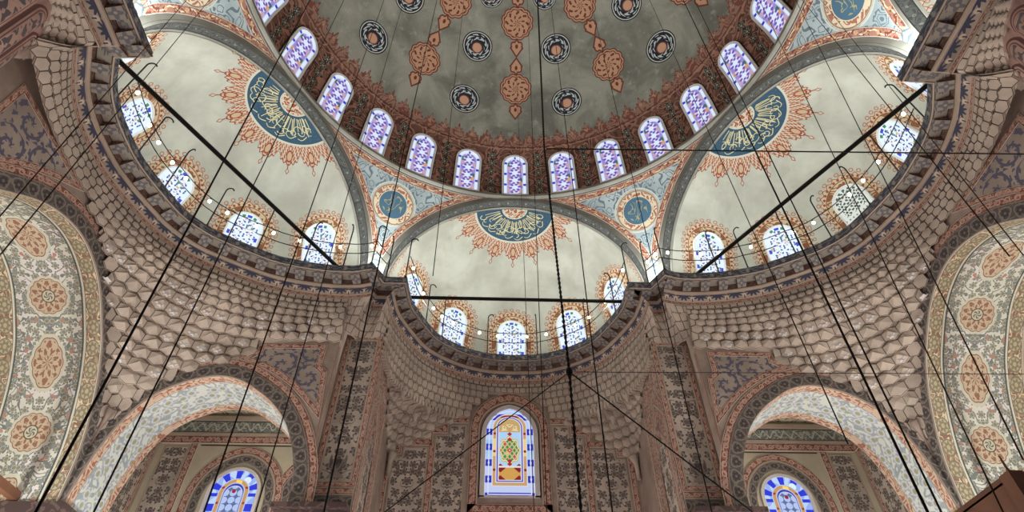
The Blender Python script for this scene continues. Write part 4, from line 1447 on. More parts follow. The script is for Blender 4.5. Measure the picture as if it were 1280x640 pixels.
def side_left():
    """all masonry of the left bay; returns dict name -> MB."""
    R = {}
    PA = Plane(lambda s, z, o: V3(s, YA - o, z))
    PB = Plane(lambda s, z, o: V3(XB + o, s, z))
    PP = Plane(lambda s, z, o: V3(s, YPIER - o, z))
    PR = Plane(lambda s, z, o: V3(XREC + o, s, z))
    # ---------------- wall A : arch to the side room
    b = MB()
    FA = smooth2(F_A)
    E1, E2 = wall_arch(b, PA, FA, 7.0, -12.4, -6.05, Z_TOP, 0.42, 0.24, True)
    for x0, x1 in ((XB, -12.25), (-6.32, -6.05)):
        b.add([PA.p(x0, Z_FLOOR, 0), PA.p(x1, Z_FLOOR, 0), PA.p(x1, Z_TOP, 0), PA.p(x0, Z_TOP, 0)], 'pinkish plaster')
    # end face towards the pier
    b.add([V3(-6.05, YA, Z_FLOOR), V3(-6.05, YPIER, Z_FLOOR), V3(-6.05, YPIER, Z_TOP), V3(-6.05, YA, Z_TOP)], 'light floral')
    soffit(b, FA, lambda s, z, d: V3(s, YA + d, z), 2.0, ((0.34, 'light red band', ''), (1.30, 'blue floral soffit', 'plain'), (0.34, 'light red band', '')))
    # spandrel panel with vines, stepped red frame
    sp = [(-8.75, 11.62), (-8.45, 11.78), (-8.45, 12.02), (-6.62, 12.02), (-6.62, 11.25), (-6.38, 11.05), (-6.26, 9.85),
          (-6.7, 10.35), (-7.1, 10.72), (-7.6, 11.08), (-8.1, 11.36)]
    sp = cw(sp)
    PA.plate(b, sp, 'vine spandrel', 0.02, (-8.6, 10.0))
    PA.frame(b, sp, 0.19)
    R['wall_arcade'] = b
    # ---------------- wall B : wide arch with the cream soffit
    b = MB()
    FB = smooth2(F_B)
    wall_arch(b, PB, FB, 7.0, -0.6, 8.95, Z_TOP, 0.44, 0.24, False)
    for y0, y1 in ((8.88, YA), (-1.2, -0.28)):
        b.add([PB.p(y0, Z_FLOOR, 0), PB.p(y1, Z_FLOOR, 0), PB.p(y1, Z_TOP, 0), PB.p(y0, Z_TOP, 0)], 'pinkish plaster')
    soffit(b, FB, lambda s, z, d: V3(XB - d, s, z), 2.4, ((0.46, 'gold band', ''), (2.05, 'cream soffit', 'metric'), (0.50, 'gold band', ''), (0.4, 'tan moulding', '')))
    b.add([V3(-18, -4, Z_FLOOR), V3(-18, 11, Z_FLOOR), V3(-18, 11, 14), V3(-18, -4, 14)], 'pinkish plaster')
    b.add([V3(-18, -4, 13.2), V3(-18, 11, 13.2), V3(-15.75, 11, 13.2), V3(-15.75, -4, 13.2)], 'buff plaster')
    b.add([V3(-18, 11, Z_FLOOR), V3(-14.9, 11, Z_FLOOR), V3(-14.9, 11, 14), V3(-18, 11, 14)], 'pinkish plaster')
    sp = cw([(0.35, 13.1), (3.0, 13.05), (2.45, 12.72), (1.7, 12.15), (1.0, 11.45), (0.35, 10.6)])
    PB.plate(b, sp, 'vine spandrel', 0.02, (0.1, 10.5))
    PB.frame(b, sp, 0.17)
    R['wall_gallery'] = b
    # ---------------- pier beside the central recess
    b = MB()
    b.add([V3(-6.05, YPIER, Z_FLOOR), V3(XREC, YPIER, Z_FLOOR), V3(XREC, YPIER, Z_TOP), V3(-6.05, YPIER, Z_TOP)], 'pinkish plaster')
    b.add([V3(XREC, YPIER, Z_FLOOR), V3(XREC, YBACK, Z_FLOOR), V3(XREC, YBACK, Z_TOP), V3(XREC, YPIER, Z_TOP)], 'pinkish plaster')
    b.add([V3(-6.32, YA + 2.0, Z_FLOOR), V3(-6.32, YBACK, Z_FLOOR), V3(-6.32, YBACK, 12.6), V3(-6.32, YA + 2.0, 12.6)], 'pinkish plaster')
    p1 = cw([(-5.80, 7.78), (-4.93, 7.78), (-4.93, 12.80), (-5.80, 12.80)])
    PP.plate(b, p1, 'charcoal floral', 0.02, (-5.365, 0))
    PP.frame(b, p1, 0.05, 'tan moulding', 0.03)
    PP.frame(b, cw([(-5.85, 7.73), (-4.88, 7.73), (-4.88, 12.85), (-5.85, 12.85)]), 0.15)
    PP.frame(b, cw([(-6.03, 7.36), (-4.77, 7.36), (-4.77, 7.54), (-6.03, 7.54)]), 0.02, 'tan moulding', 0.03)
    PP.strip(b, [(-6.03, 7.36), (-4.77, 7.36)], [(-6.03, 7.55), (-4.77, 7.55)], 'red scroll band', 0.035)
    PP.strip(b, [(-6.03, 6.93), (-4.77, 6.93)], [(-6.03, 7.32), (-4.77, 7.32)], 'scroll rim', 0.03)
    vase = [(-5.62, 7.84), (-5.11, 7.84), (-5.16, 7.93), (-5.3, 8.0), (-5.24, 8.1), (-5.12, 8.3), (-5.16, 8.42), (-5.57, 8.42), (-5.61, 8.3), (-5.49, 8.1), (-5.43, 8.0), (-5.57, 7.93)]
    PP.plate(b, cw(vase), 'scroll rim', 0.03, (-5.365, 8.0))
    # side face towards the recess: pale floral paint, blind pointed niche
    sf = cw([(9.58, 7.0), (11.9, 7.0), (11.9, 12.4), (9.58, 12.95)])
    PR.plate(b, sf, 'light floral', 0.015, (10.6, 0))
    nich = [(11.05, 6.5), (11.05, 9.0), (11.0, 9.3), (10.85, 9.62), (10.55, 9.95), (10.25, 9.62), (10.1, 9.3), (10.05, 9.0), (10.05, 6.5)]
    out = offset_path(nich, -0.14)
    PR.strip(b, nich, out, 'red scroll band', 0.05)
    deep = [PR.p(s, z, -0.35) for s, z in nich]; fr = [PR.p(s, z, 0.05) for s, z in nich]
    b.strip(fr, deep, 'impost paint')
    PR.plate(b, nich, 'charcoal floral', 0.03, (10.55, 0))
    hood = [(11.25, 9.5), (11.1, 10.2), (10.55, 10.75), (10.0, 10.2), (9.85, 9.5)]
    PR.strip(b, hood, offset_path(hood, -0.13), 'red scroll band', 0.03)
    hood2 = offset_path(hood, -0.22)
    PR.strip(b, hood2, offset_path(hood2, -0.06), 'tan moulding', 0.03)
    PR.strip(b, [(12.0, 6.5), (12.0, 11.4)], [(12.12, 6.5), (12.12, 11.4)], 'red scroll band', 0.03)
    # impost ledge under the pier
    b.box((-5.60, 9.02, 6.62), (0.98, 0.62, 0.07), 'impost paint')
    b.box((-5.60, 9.10, 6.46), (0.90, 0.55, 0.09), 'impost paint')
    R['pier'] = b
    # ---------------- impost and column under the corner of the two arches
    b = MB()
    b.box((-13.5, 9.9, 6.60), (1.42, 1.16, 0.17), 'impost paint')
    b.box((-13.5, 9.9, 6.36), (1.34, 1.09, 0.07), 'tan moulding')
    b.box((-13.5, 9.9, 2.35), (1.23, 1.0, 3.95), 'pinkish plaster')
    b.box((-13.55, 9.93, 9.6), (1.15, 0.92, 2.85), 'pinkish plaster')
    R['corner_column'] = b
    # ---------------- muqarnas of the corner
    b = MB()
    rho = [(8.6, 0.12), (9.2, 0.42), (9.8, 0.85), (10.5, 1.5), (11.0, 2.15), (11.6, 2.9), (12.2, 3.6), (13.0, 4.5), (14.0, 5.1)]
    L = Lobe((-7.0, 3.5), XB, None, YA, rho, (11.8, Z_TOP), BASE)
    xmax = [(8.8, -12.28), (9.6, -12.1), (10.2, -11.8), (10.7, -11.35), (11.1, -10.85), (11.4, -10.1), (11.55, -9.4), (11.75, -9.0), (12.05, -8.75), (12.24, -8.65), (12.25, -6.0), (14, -6.0)]
    ymin = [(8.8, 8.86), (9.6, 8.62), (10.4, 8.02), (11.0, 7.5), (11.7, 6.72), (12.2, 6.0), (12.6, 5.35), (12.95, 4.4), (13.2, 3.2), (13.24, 3.1), (13.25, -1.1), (14, -1.1)]
    def arange(z, ext=0.0):
        xm, ym = interp(z, xmax) + (ext if z < 12.2 else 0.0), interp(z, ymin) - (ext if z < 13.2 else 0.0)
        lo = hi = None
        k = 76.0
        while k < 226:
            p = L.P(k, z)
            if p.x <= xm and p.y >= ym:
                if lo is None: lo = k
                hi = k
            k += 0.5
        return lo, hi
    rnd = random.Random(3)
    zs = [13.98, 13.83, 13.65, 13.43, 13.19, 12.93, 12.65, 12.36, 12.06, 11.74, 11.41, 11.07, 10.72, 10.36, 9.99, 9.64, 9.3, 8.98, 8.68]
    ws = [0.26, 0.28, 0.32, 0.36, 0.41, 0.45, 0.48, 0.50, 0.52, 0.53, 0.53, 0.52, 0.50, 0.44, 0.36, 0.26, 0.2, 0.14]
    bu = [0.0, 0.06, 0.09, 0.12, 0.15, 0.18, 0.20, 0.21, 0.22, 0.22, 0.22, 0.21, 0.20, 0.16, 0.10, 0.06, 0.03, 0.02]
    st = [0, 0, 0, 0.0, 0.3, 0.4, 0.4, 0.4, 0.35, 0.3, 0.3, 0.2, 0, 0, 0, 0, 0, 0]
    for i in range(len(zs) - 1):
        zc_ = (zs[i] + zs[i + 1]) / 2
        lo, hi = arange(zc_, 0.22)
        if lo is None or hi - lo < 1: continue
        tier(b, L, zs[i + 1], zs[i], lo, hi, ws[i], i % 2 == 1, bu[i], 0.0 if i == 0 else 0.30, 0.02 if i == 0 else 0.022 + 0.004 * i, rnd, star_=st[i], lw=0.022, amt=lambda p: max(0.06, min(1.0, (p.y - 3.6) / 2.2)) * max(0.35, min(1.0, (-5.6 - p.x) / 1.6)) * max(0.05, min(1.0, (p.y - interp(p.z, ymin) + 0.05) / 0.5)) * max(0.05, min(1.0, (interp(p.z, xmax) - p.x + 0.1) / 0.5)))
    # backing surface
    def back(u, w):
        z = 8.7 + (Z_TOP - 8.7) * w; a = 77 + 149 * u
        return L.P(a, z, -0.06), (u, w)
    bg = MB()
    bg.grid(back, 70, 26, 'dark joint', False)
    # drop backing that would stand in front of panels and arches
    keepf = []
    for i, f in enumerate(bg.f):
        c = sum((Vector(bg.v[k]) for k in f), V3(0, 0, 0)) / 4
        xm, ym = interp(c.z, xmax), interp(c.z, ymin)
        if c.x <= xm + 0.1 and c.y >= ym - 0.1: keepf.append(i)
    for i in keepf: b.add([bg.v[k] for k in bg.f[i]], 'muqarnas plaster')
    # stalk that carries the muqarnas
    b.tube([V3(XB + 0.05, YA - 0.05, 8.45), V3(XB + 0.08, YA - 0.08, 8.9), V3(XB + 0.14, YA - 0.14, 9.2), V3(XB + 0.3, YA - 0.3, 9.5)], [0.02, 0.045, 0.07, 0.13], 'pinkish plaster', 8)
    # corbelled bricks over the pier
    base_seg = [p for p in BASE if -6.2 <= p[0] <= -4.6 and 7.5 < p[1] < 9.6]
    L2 = Loft([(-6.05, 8.95), (-5.85, 9.25), (-5.6, 9.5), (-4.75, 9.5)], base_seg, 12.9, Z_TOP)
    z2 = [13.98, 13.72, 13.44, 13.16, 12.92]
    for i in range(4):
        tier(b, L2, z2[i + 1], z2[i], 0, 100, 0.26, i % 2 == 1, 0.02, 0.06, 0.03, rnd, lw=0.025)
    def back2(u, w): return L2.P(u * 100, 12.85 + (Z_TOP - 12.85) * w, -0.03), (u, w)
    b.grid(back2, 24, 6, 'muqarnas plaster', False)
    # hanging pendant strip beside the spandrel
    b.tube([V3(-6.02, 9.12, 12.9), V3(-6.03, 9.14, 12.2), V3(-6.03, 9.18, 11.5), V3(-6.03, 9.2, 11.1)], [0.12, 0.09, 0.06, 0.015], 'muqarnas plaster', 6)
    R['muqarnas_pendentive'] = b
    # ---------------- great fluted pier
    b = MB()
    PC = (-13.2, -3.0); PRAD = 2.6; NF = 21; ZH = 13.5
    def flu(u, w):
        a = 2 * pi * u
        zz = Z_FLOOR + (ZH - Z_FLOOR) * w
        ph = (u * NF + 0.5) % 1.0 - 0.5
        r = PRAD + 0.13 * (sqrt(max(0, 1 - (2 * ph) ** 2)) - 0.5)
        return V3(PC[0] + r * cos(a), PC[1] + r * sin(a), zz), (u * NF, zz - ZH)
    b.grid(flu, NF * 10, 24, 'fluted pier paint')
    base_p = [p for p in BASE if p[0] < -9 and p[1] < 1.0]
    base_p = sorted(base_p, key=lambda p: p[1])
    bp = [(-10.66, -6.0), (-10.66, -3.0), (-10.67, -1.2), (-10.68, -0.52), (-11.25, -0.5), (-11.75, -0.2)]
    lo = [(PC[0] + (PRAD + 0.06) * cos(RAD(a)), PC[1] + (PRAD + 0.06) * sin(RAD(a))) for a in range(-80, 88, 5)]
    L3 = Loft(lo, bp, 13.42, Z_TOP)
    z3 = [13.98, 13.89, 13.80, 13.71, 13.61, 13.51, 13.40]
    for i in range(6):
        tier(b, L3, z3[i + 1], z3[i], 0, 100, 0.30, i % 2 == 1, 0.01 if i < 2 else 0.09, 0.12 if i < 2 else 0.4, 0.03, rnd, lw=0.014)
    def back3(u, w): return L3.P(u * 100, 13.38 + (Z_TOP - 13.38) * w, -0.05), (u, w)
    b.grid(back3, 40, 6, 'muqarnas plaster', False)
    R['fluted_pier'] = b
    # ---------------- side room behind arch A
    b = MB()
    XL, XRM, YR0, ZC = -13.35, -6.32, YA + 1.98, 12.45
    b.add([V3(XL, YBACK, Z_FLOOR), V3(XRM, YBACK, Z_FLOOR), V3(XRM, YBACK, ZC), V3(XL, YBACK, ZC)], 'buff plaster')
    b.add([V3(XL, YR0, Z_FLOOR), V3(XL, YBACK, Z_FLOOR), V3(XL, YBACK, ZC), V3(XL, YR0, ZC)], 'pinkish plaster')
    b.add([V3(XL, YR0, ZC), V3(XRM, YR0, ZC), V3(XRM, YBACK, ZC), V3(XL, YBACK, ZC)], 'room ceiling', [(0, 0), (7, 0), (7, 3), (0, 3)])
    b.add([V3(XL, YR0, 9), V3(XRM, YR0, 9), V3(XRM, YR0, ZC), V3(XL, YR0, ZC)] if False else
          [V3(XL, YR0, 11.0), V3(XRM, YR0, 11.0), V3(XRM, YR0, ZC), V3(XL, YR0, ZC)], 'pinkish plaster')
    PK = Plane(lambda s, z, o: V3(s, YBACK - o, z))
    PL = Plane(lambda s, z, o: V3(XL + o, s, z))
    PK.strip(b, [(XL, 11.58), (XRM, 11.58)], [(XL, 12.08), (XRM, 12.08)], 'blue frieze', 0.12)
    PK.strip(b, [(XL, 12.08), (XRM, 12.08)], [(XL, 12.25), (XRM, 12.25)], 'tan moulding', 0.2)
    PK.strip(b, [(XL, 11.50), (XRM, 11.50)], [(XL, 11.58), (XRM, 11.58)], 'tan moulding', 0.14)
    PK.strip(b, [(XL, 11.18), (XRM, 11.18)], [(XL, 11.48), (XRM, 11.48)], 'red scroll band', 0.06)
    PL.strip(b, [(YR0, 11.58), (YBACK, 11.58)], [(YR0, 12.08), (YBACK, 12.08)], 'blue frieze', 0.12)
    PL.strip(b, [(YR0, 11.18), (YBACK, 11.18)], [(YR0, 11.48), (YBACK, 11.48)], 'red scroll band', 0.06)
    # left wall panels
    PL.plate(b, cw([(11.2, 4.0), (13.5, 4.0), (13.5, 11.0), (11.2, 11.0)]), 'charcoal floral', 0.02, (12.35, 0))
    PL.frame(b, cw([(11.2, 4.0), (13.5, 4.0), (13.5, 11.0), (11.2, 11.0)]), 0.18)
    # back wall: floral strip, red band, pointed window surround
    PK.plate(b, cw([(-13.05, 4.0), (-12.25, 4.0), (-12.25, 11.02), (-13.05, 11.02)]), 'charcoal floral', 0.02, (-12.65, 0))
    PK.frame(b, cw([(-13.05, 4.0), (-12.25, 4.0), (-12.25, 11.02), (-13.05, 11.02)]), 0.06, 'tan moulding', 0.03)
    PK.strip(b, [(-12.16, 4.0), (-12.16, 11.15)], [(-11.9, 4.0), (-11.9, 11.15)], 'red scroll band', 0.035)
    WX = -9.98
    def ogee(hw, zs_, ap, n=9):
        pts = [(WX - hw, 4.0), (WX - hw, zs_)]
        for k in range(1, n + 1):
            q = k / n; pts.append((WX - hw * cos(q * pi / 2) ** 1.15, zs_ + (ap - zs_) * sin(q * pi / 2) ** 0.95))
        pts += [(2 * WX - x, z) for x, z in reversed(pts[:-1])]
        return pts
    i1, i2, i3, i4 = ogee(1.12, 9.0, 10.42), ogee(1.42, 9.0, 10.72), ogee(1.47, 9.0, 10.78), ogee(1.75, 9.0, 11.05)
    PK.strip(b, i1, i2, 'scroll rim', 0.05)
    PK.strip(b, i2, i3, 'tan moulding', 0.06)
    PK.strip(b, i3, i4, 'red scroll band', 0.05)
    # neighbouring blind arch on the pier side
    WX2 = WX + 3.05
    sh = [(x + 3.05, z) for x, z in i2]; sh2 = [(x + 3.05, z) for x, z in i4]; sh1 = [(x + 3.05, z) for x, z in i1]
    cl = lambda P: [(min(x, XRM), z) for x, z in P]
    PK.strip(b, cl(sh1), cl(sh), 'scroll rim', 0.045)
    PK.strip(b, cl(sh), cl(sh2), 'red scroll band', 0.04)
    # frames of the buff fields
    PK.strip(b, [(-11.8, 11.1), (-8.2, 11.1)], [(-11.8, 11.14), (-8.2, 11.14)], 'dark joint', 0.02)
    R['side_room'] = b
    return R

def build_sides():
    L = side_left()
    for nm, sg in (('left', 1), ('right', -1)):
        for k, b in L.items():
            o = (b if sg == 1 else mirror(b)).build({'wall_arcade': 'wall_arcade', 'wall_gallery': 'wall_' + nm}.get(k, k))
            tag(o, kind='structure')
        # room window
        WX = -9.98 * sg
        def fmap(x, y, off): return V3(WX + x, YBACK - off - 0.02, 7.73 + y)
        window(fmap, pointed_outline(0.82, 1.55, 0.83), 0.12, 'room stained glass', fmap(0, 0, 0),
               'blue and yellow stained glass window with pointed top, through the %s lower arch' % nm, None)

def build_recess():
    b = MB()
    PK = Plane(lambda s, z, o: V3(s, YBACK - o, z))
    xl = XREC
    b.add([V3(xl, YBACK, Z_FLOOR), V3(-xl, YBACK, Z_FLOOR), V3(-xl, YBACK, Z_TOP), V3(xl, YBACK, Z_TOP)], 'pinkish plaster')
    CX = -0.15
    # window surround: white reveal then red pointed band
    def head(hw, zs_, ap, z0, n=10):
        pts = [(CX - hw, z0), (CX - hw, zs_)]
        for k in range(1, n + 1):
            q = k / n; pts.append((CX - hw * cos(q * pi / 2) ** 1.1, zs_ + (ap - zs_) * sin(q * pi / 2)))
        return pts + [(2 * CX - x, z) for x, z in reversed(pts[:-1])]
    h0, h1, h2 = head(1.16, 11.95, 13.08, 9.02), head(1.20, 11.95, 13.14, 8.98), head(1.52, 12.0, 13.55, 8.66)
    PK.strip(b, h0, h1, 'tan moulding', 0.05); PK.strip(b, h1, h2, 'red scroll band', 0.06)
    PK.strip(b, [(CX - 1.52, 8.66), (CX + 1.52, 8.66)], [(CX - 1.52, 8.98), (CX + 1.52, 8.98)], 'red scroll band', 0.06)
    PK.strip(b, [(CX - 1.52, 8.4), (CX + 1.52, 8.4)], [(CX - 1.52, 8.6), (CX + 1.52, 8.6)], 'tan moulding', 0.03)
    for sg in (-1, 1):
        p1 = [(1.74, 5.5), (2.82, 5.5), (2.82, 11.62), (2.28, 11.62), (2.28, 12.05), (1.74, 12.05)]
        p2 = [(3.14, 5.5), (4.36, 5.5), (4.36, 10.72), (4.0, 10.72), (4.0, 11.1), (3.14, 11.1)]
        for p in (p1, p2):
            q = cw([(CX + sg * (x), z) for x, z in p])
            mx = sum(x for x, z in q) / len(q)
            mx = (min(x for x, z in q) + max(x for x, z in q)) / 2
            PK.plate(b, q, 'charcoal floral', 0.02, (mx, 0))
            PK.frame(b, q, 0.045, 'tan moulding', 0.03)
            PK.frame(b, cw([(x, z) for x, z in q]), 0.0, 'tan moulding', 0.03) if False else None
        # stepped red band above the panels
        inner = [(4.50, 5.5), (4.50, 10.86), (4.12, 10.86), (4.12, 11.24), (2.98, 11.24), (2.98, 11.76), (2.42, 11.76), (2.42, 12.2), (1.60, 12.2)]
        inner = [(CX + sg * x, z) for x, z in inner]
        dd = 0.22
        PK.strip(b, inner, offset_path(inner, dd * (-1 if sg > 0 else 1) * 1.0), 'red scroll band', 0.04)
        PK.strip(b, [(CX + sg * 2.86, 5.5), (CX + sg * 2.86, 11.3)], [(CX + sg * 3.08, 5.5), (CX + sg * 3.08, 11.3)], 'red scroll band', 0.04)
    tag(b.build('wall_back'), kind='structure')
    # stained window
    def fmap(x, y, off): return V3(CX + x, YBACK - off - 0.02, 9.22 + y)
    window(fmap, pointed_outline(0.93, 2.50, 1.12), 0.17, 'grand stained glass', fmap(0, 0, 0),
           'tall stained glass window with a yellow border and jewelled medallion, in the wall of the center recess', 0.03, uvs=(0.80 / 0.93, 3.52 / 3.62))
    # muqarnas of the recess
    b = MB()
    rho = [(10.7, 0.15), (11.2, 0.8), (11.7, 1.6), (12.2, 2.5), (12.36, 2.8), (12.44, 3.7), (13.0, 4.1), (14.0, 4.6)]
    L = Lobe((0.0, 10.0), xl, -xl, YBACK, rho, (12.7, Z_TOP), [p for p in BASE if abs(p[0]) < 5.2 and p[1] > 8.8])
    rnd = random.Random(5)
    bound = [(10.7, 4.62), (11.1, 4.25), (11.5, 3.5), (11.9, 3.0), (12.2, 2.5), (12.4, 1.75), (12.6, 1.62), (12.9, 1.48), (13.2, 1.2), (13.5, 0.7), (13.6, 0.0), (14.0, 0.0)]
    sidey = [(10.7, 13.6), (11.2, 12.9), (11.7, 12.3), (12.3, 11.6), (12.42, 11.4), (12.43, 9.55), (14, 9.55)]
    def keep(p): return abs(p.x - CX) > interp(p.z, bound) and p.y > interp(p.z, sidey)
    zs = [13.98, 13.82, 13.56, 13.28, 13.0, 12.72, 12.44, 12.16, 11.86, 11.55, 11.23, 10.9]
    ws = [0.26, 0.26, 0.26, 0.27, 0.28, 0.29, 0.34, 0.36, 0.36, 0.34, 0.30]
    for i in range(len(zs) - 1):
        tier(b, L, zs[i + 1], zs[i], -8, 188, ws[i], i % 2 == 1, 0.025 if i < 6 else 0.16, 0.0 if i == 0 else (0.16 if i < 6 else 0.30), 0.03 if i == 0 else 0.075, rnd, keep=keep, zr=0.25 if i < 6 else 0.4, lw=0.024)
    # toothed lower edge of the brick rows
    A = [L.P(a, 12.44) for a in range(-6, 187)]
    k = 0
    for a in range(-6, 187, 2):
        p = L.P(a, 12.50, 0.07)
        if keep(V3(p.x, p.y, 12.44)) and abs(p.x) > 2.2:
            q = L.P(a + 0.9, 12.5, 0.07); e = (q - p).normalized()
            nx = V3(-e.y, e.x, 0)
            b.box((p.x, p.y, 12.38), (0.055, 0.07, 0.09), 'muqarnas plaster', (e, nx, V3(0, 0, 1)))
    def back(u, w):
        z = 10.7 + (Z_TOP - 10.7) * w
        return L.P(-8 + 196 * u, z, -0.05), (u, w)
    bg = MB(); bg.grid(back, 98, 20, 'dark joint', False)
    for f in bg.f:
        c = sum((Vector(bg.v[q]) for q in f), V3(0, 0, 0)) / 4
        if abs(c.x - CX) > interp(c.z, bound) + 0.02 and c.y > interp(c.z, sidey): b.add([bg.v[q] for q in f], 'muqarnas plaster')
    # pendants in the two corners
    for sg in (-1, 1):
        b.tube([V3(sg * 4.62, 13.70, 9.9), V3(sg * 4.60, 13.68, 10.5), V3(sg * 4.5, 13.6, 10.8)], [0.08, 0.09, 0.2], 'muqarnas plaster', 8)
        for px_, py_, pz_ in ((3.3, 12.9, 12.15), (4.2, 11.9, 12.2), (3.75, 12.75, 11.75)):
            c = V3(sg * px_, py_, pz_)
            b.lathe([(0.02, -0.16), (0.07, -0.08), (0.10, 0.02), (0.13, 0.12)], c, 'muqarnas plaster', 8)
    tag(b.build('muqarnas_recess'), kind='structure')
# ------------------------------------------------------------------ tie rods, gallery fittings, cables, woodwork
def build_ties():
    for nm, a, b in (('center', (-4.42, 10.0, 15.36), (4.72, 10.0, 15.36)),
                     ('left', (-11.40, 0.25, 15.30), (-6.50, 8.74, 15.40)), ('right', (11.40, 0.25, 15.30), (6.50, 8.74, 15.40))):
        m = MB()
        A, B = Vector(a), Vector(b); e = (B - A).normalized()
        m.tube([A - e * 1.0, B + e * 1.0], 0.07, 'black iron', 10)
        root = empty('tie_rod', (A + B) / 2)
        m.build('bar', root, (A + B) / 2)
        tag(root, 'thick black iron tie rod spanning the opening of the %s semi-dome' % nm, 'tie rod', 'iron tie rods of the semi-domes')
        for p in (A, B):
            c = MB(); c.tube([p - e * 0.12, p + e * 0.12], 0.105, 'black iron', 10)
            c.build('collar', root, p)

POSTS = {
 'center': [(-4.07, 8.52), (-3.43, 11.01), (-2.87, 11.91), (-1.10, 13.00), (0.99, 12.98), (2.91, 11.90), (3.84, 10.25), (4.09, 8.50)],
 'left': [(-11.44, 1.50), (-11.60, 3.31), (-11.31, 4.62), (-10.51, 6.17), (-9.13, 7.19), (-7.66, 7.80), (-6.32, 7.93), (-5.20, 7.80), (-4.84, 8.52)],
 'right': [(4.84, 8.52), (5.22, 7.80), (7.30, 7.92), (8.28, 7.62), (9.70, 6.80), (10.60, 6.00), (11.33, 4.62), (11.60, 3.30), (11.42, 1.45)]}
def lip_near(x, y):
    best = None
    for i in range(len(LIP) - 1):
        a, b = Vector(LIP[i]), Vector(LIP[i + 1]); e = b - a
        if e.length < 1e-6: continue
        t = max(0, min(1, (Vector((x, y)) - a).dot(e) / e.length_squared)); q = a + e * t
        d = (q - Vector((x, y))).length
        if best is None or d < best[0]:
            n = Vector((-e.y, e.x)).normalized(); best = (d, q, n, i + t)
    return best
def lip_at(s):
    i = int(min(len(LIP) - 2, max(0, s))); f = s - i
    return Vector(LIP[i]).lerp(Vector(LIP[i + 1]), f)
def build_gallery_fittings():
    rnd = random.Random(11)
    for nm, pts in POSTS.items():
        par = []
        for i, (x, y) in enumerate(pts):
            d, q, n, s = lip_near(x, y)
            base = V3(q.x + n.x * 0.07, q.y + n.y * 0.07, Z_LIP); par.append((s, base, n))
            m = MB()
            h = 1.95
            to = V3(-n.x, -n.y, 0)
            if i % 2: to = (to + V3(n.y, -n.x, 0) * 1.2).normalized()
            m.tube([base, base + V3(0, 0, h)], 0.024, 'black iron', 6)
            pts3 = [base + V3(0, 0, h - 0.01)]
            for k in range(1, 8):
                a = pi * 0.92 * k / 7
                pts3.append(base + to * (0.13 * (1 - cos(a))) + V3(0, 0, h + 0.15 * sin(a)))
            root = empty('hooked_post', base); m.build('pole', root, base)
            hk = MB(); hk.tube(pts3, 0.024, 'black iron', 6); hk.build('hook', root, base + V3(0, 0, h))
            order = (ORD[i] + ' from left') if i < len(pts) - 1 else 'last at right'
            tag(root, 'black hooked iron post, %s on the ledge of the %s semi-dome' % (order, nm), 'post', 'hooked lamp posts along the gallery edge')
            f = MB(); f.lathe([(0.0, 0.05), (0.05, 0.05), (0.07, 0.0)], base, 'black iron', 8); f.build('foot', root, base)
        # two guard wires
        wires = []
        for z, lvl in ((15.62, 'lower'), (16.12, 'upper')):
            P = []
            for (s0, b0, n0), (s1, b1, n1) in zip(par, par[1:]):
                k = 5
                for j in range(k):
                    f = j / k; p = b0.lerp(b1, f)
                    # wire follows the curve of the edge, sagging a little
                    s = s0 + (s1 - s0) * f; L = lip_at(s)
                    c = V3(L.x, L.y, 0) * 0.5 + V3(p.x, p.y, 0) * 0.5
                    nn = n0.lerp(n1, f).normalized() * 0.05
                    P.append(V3(c.x - nn.x, c.y - nn.y, z - 0.05 * sin(pi * f)))
            for k_, (s_, b_, n_) in ((len(P), par[-1]), (0, par[0])):
                q_ = V3(b_.x - n_.x * 0.05, b_.y - n_.y * 0.05, z)
                if k_: P.append(q_)
                else: P[0] = q_
            m = MB(); m.tube(P, 0.017, 'black cable', 5)
            mid = P[len(P) // 2]
            r = m.build('guard_wire', None, mid)
            tag(r, '%s black guard wire strung between the hooked posts of the %s semi-dome' % (lvl, nm), 'wire', 'guard wires along the gallery edge')
            wires.append(P)
        # bulbs hung on the upper wire
        cnt = 0
        P = wires[1]
        tot = len(P) - 1
        for j in range(1, tot):
            if j % 5 not in (1, 4): continue
            c = P[j]
            if len(P) > 40 and rnd.random() < 0.12: continue
            bulb(c - V3(0, 0, 0.042), nm, cnt); cnt += 1
def bulb(c, nm, i):
    m = MB(); m.lathe([(0.0, 0.02), (0.028, 0.02), (0.03, -0.06), (0.0, -0.06)], c, 'bulb socket', 8)
    root = empty('light_bulb', c); m.build('socket', root, c)
    tag(root, 'glowing light bulb, %s from left on the wire of the %s semi-dome' % (BORD[i] if i < len(BORD) else 'last', nm), 'light bulb', 'bulbs on the gallery wires')
    g = MB(); g.lathe([(0.0, -0.06), (0.03, -0.07), (0.058, -0.12), (0.05, -0.17), (0.0, -0.195)], c, 'bulb glass', 8)
    g.build('glass_globe', root, c)
BORD = ORD + ['seventeenth', 'eighteenth', 'nineteenth', 'twentieth', 'twenty-first', 'twenty-second']

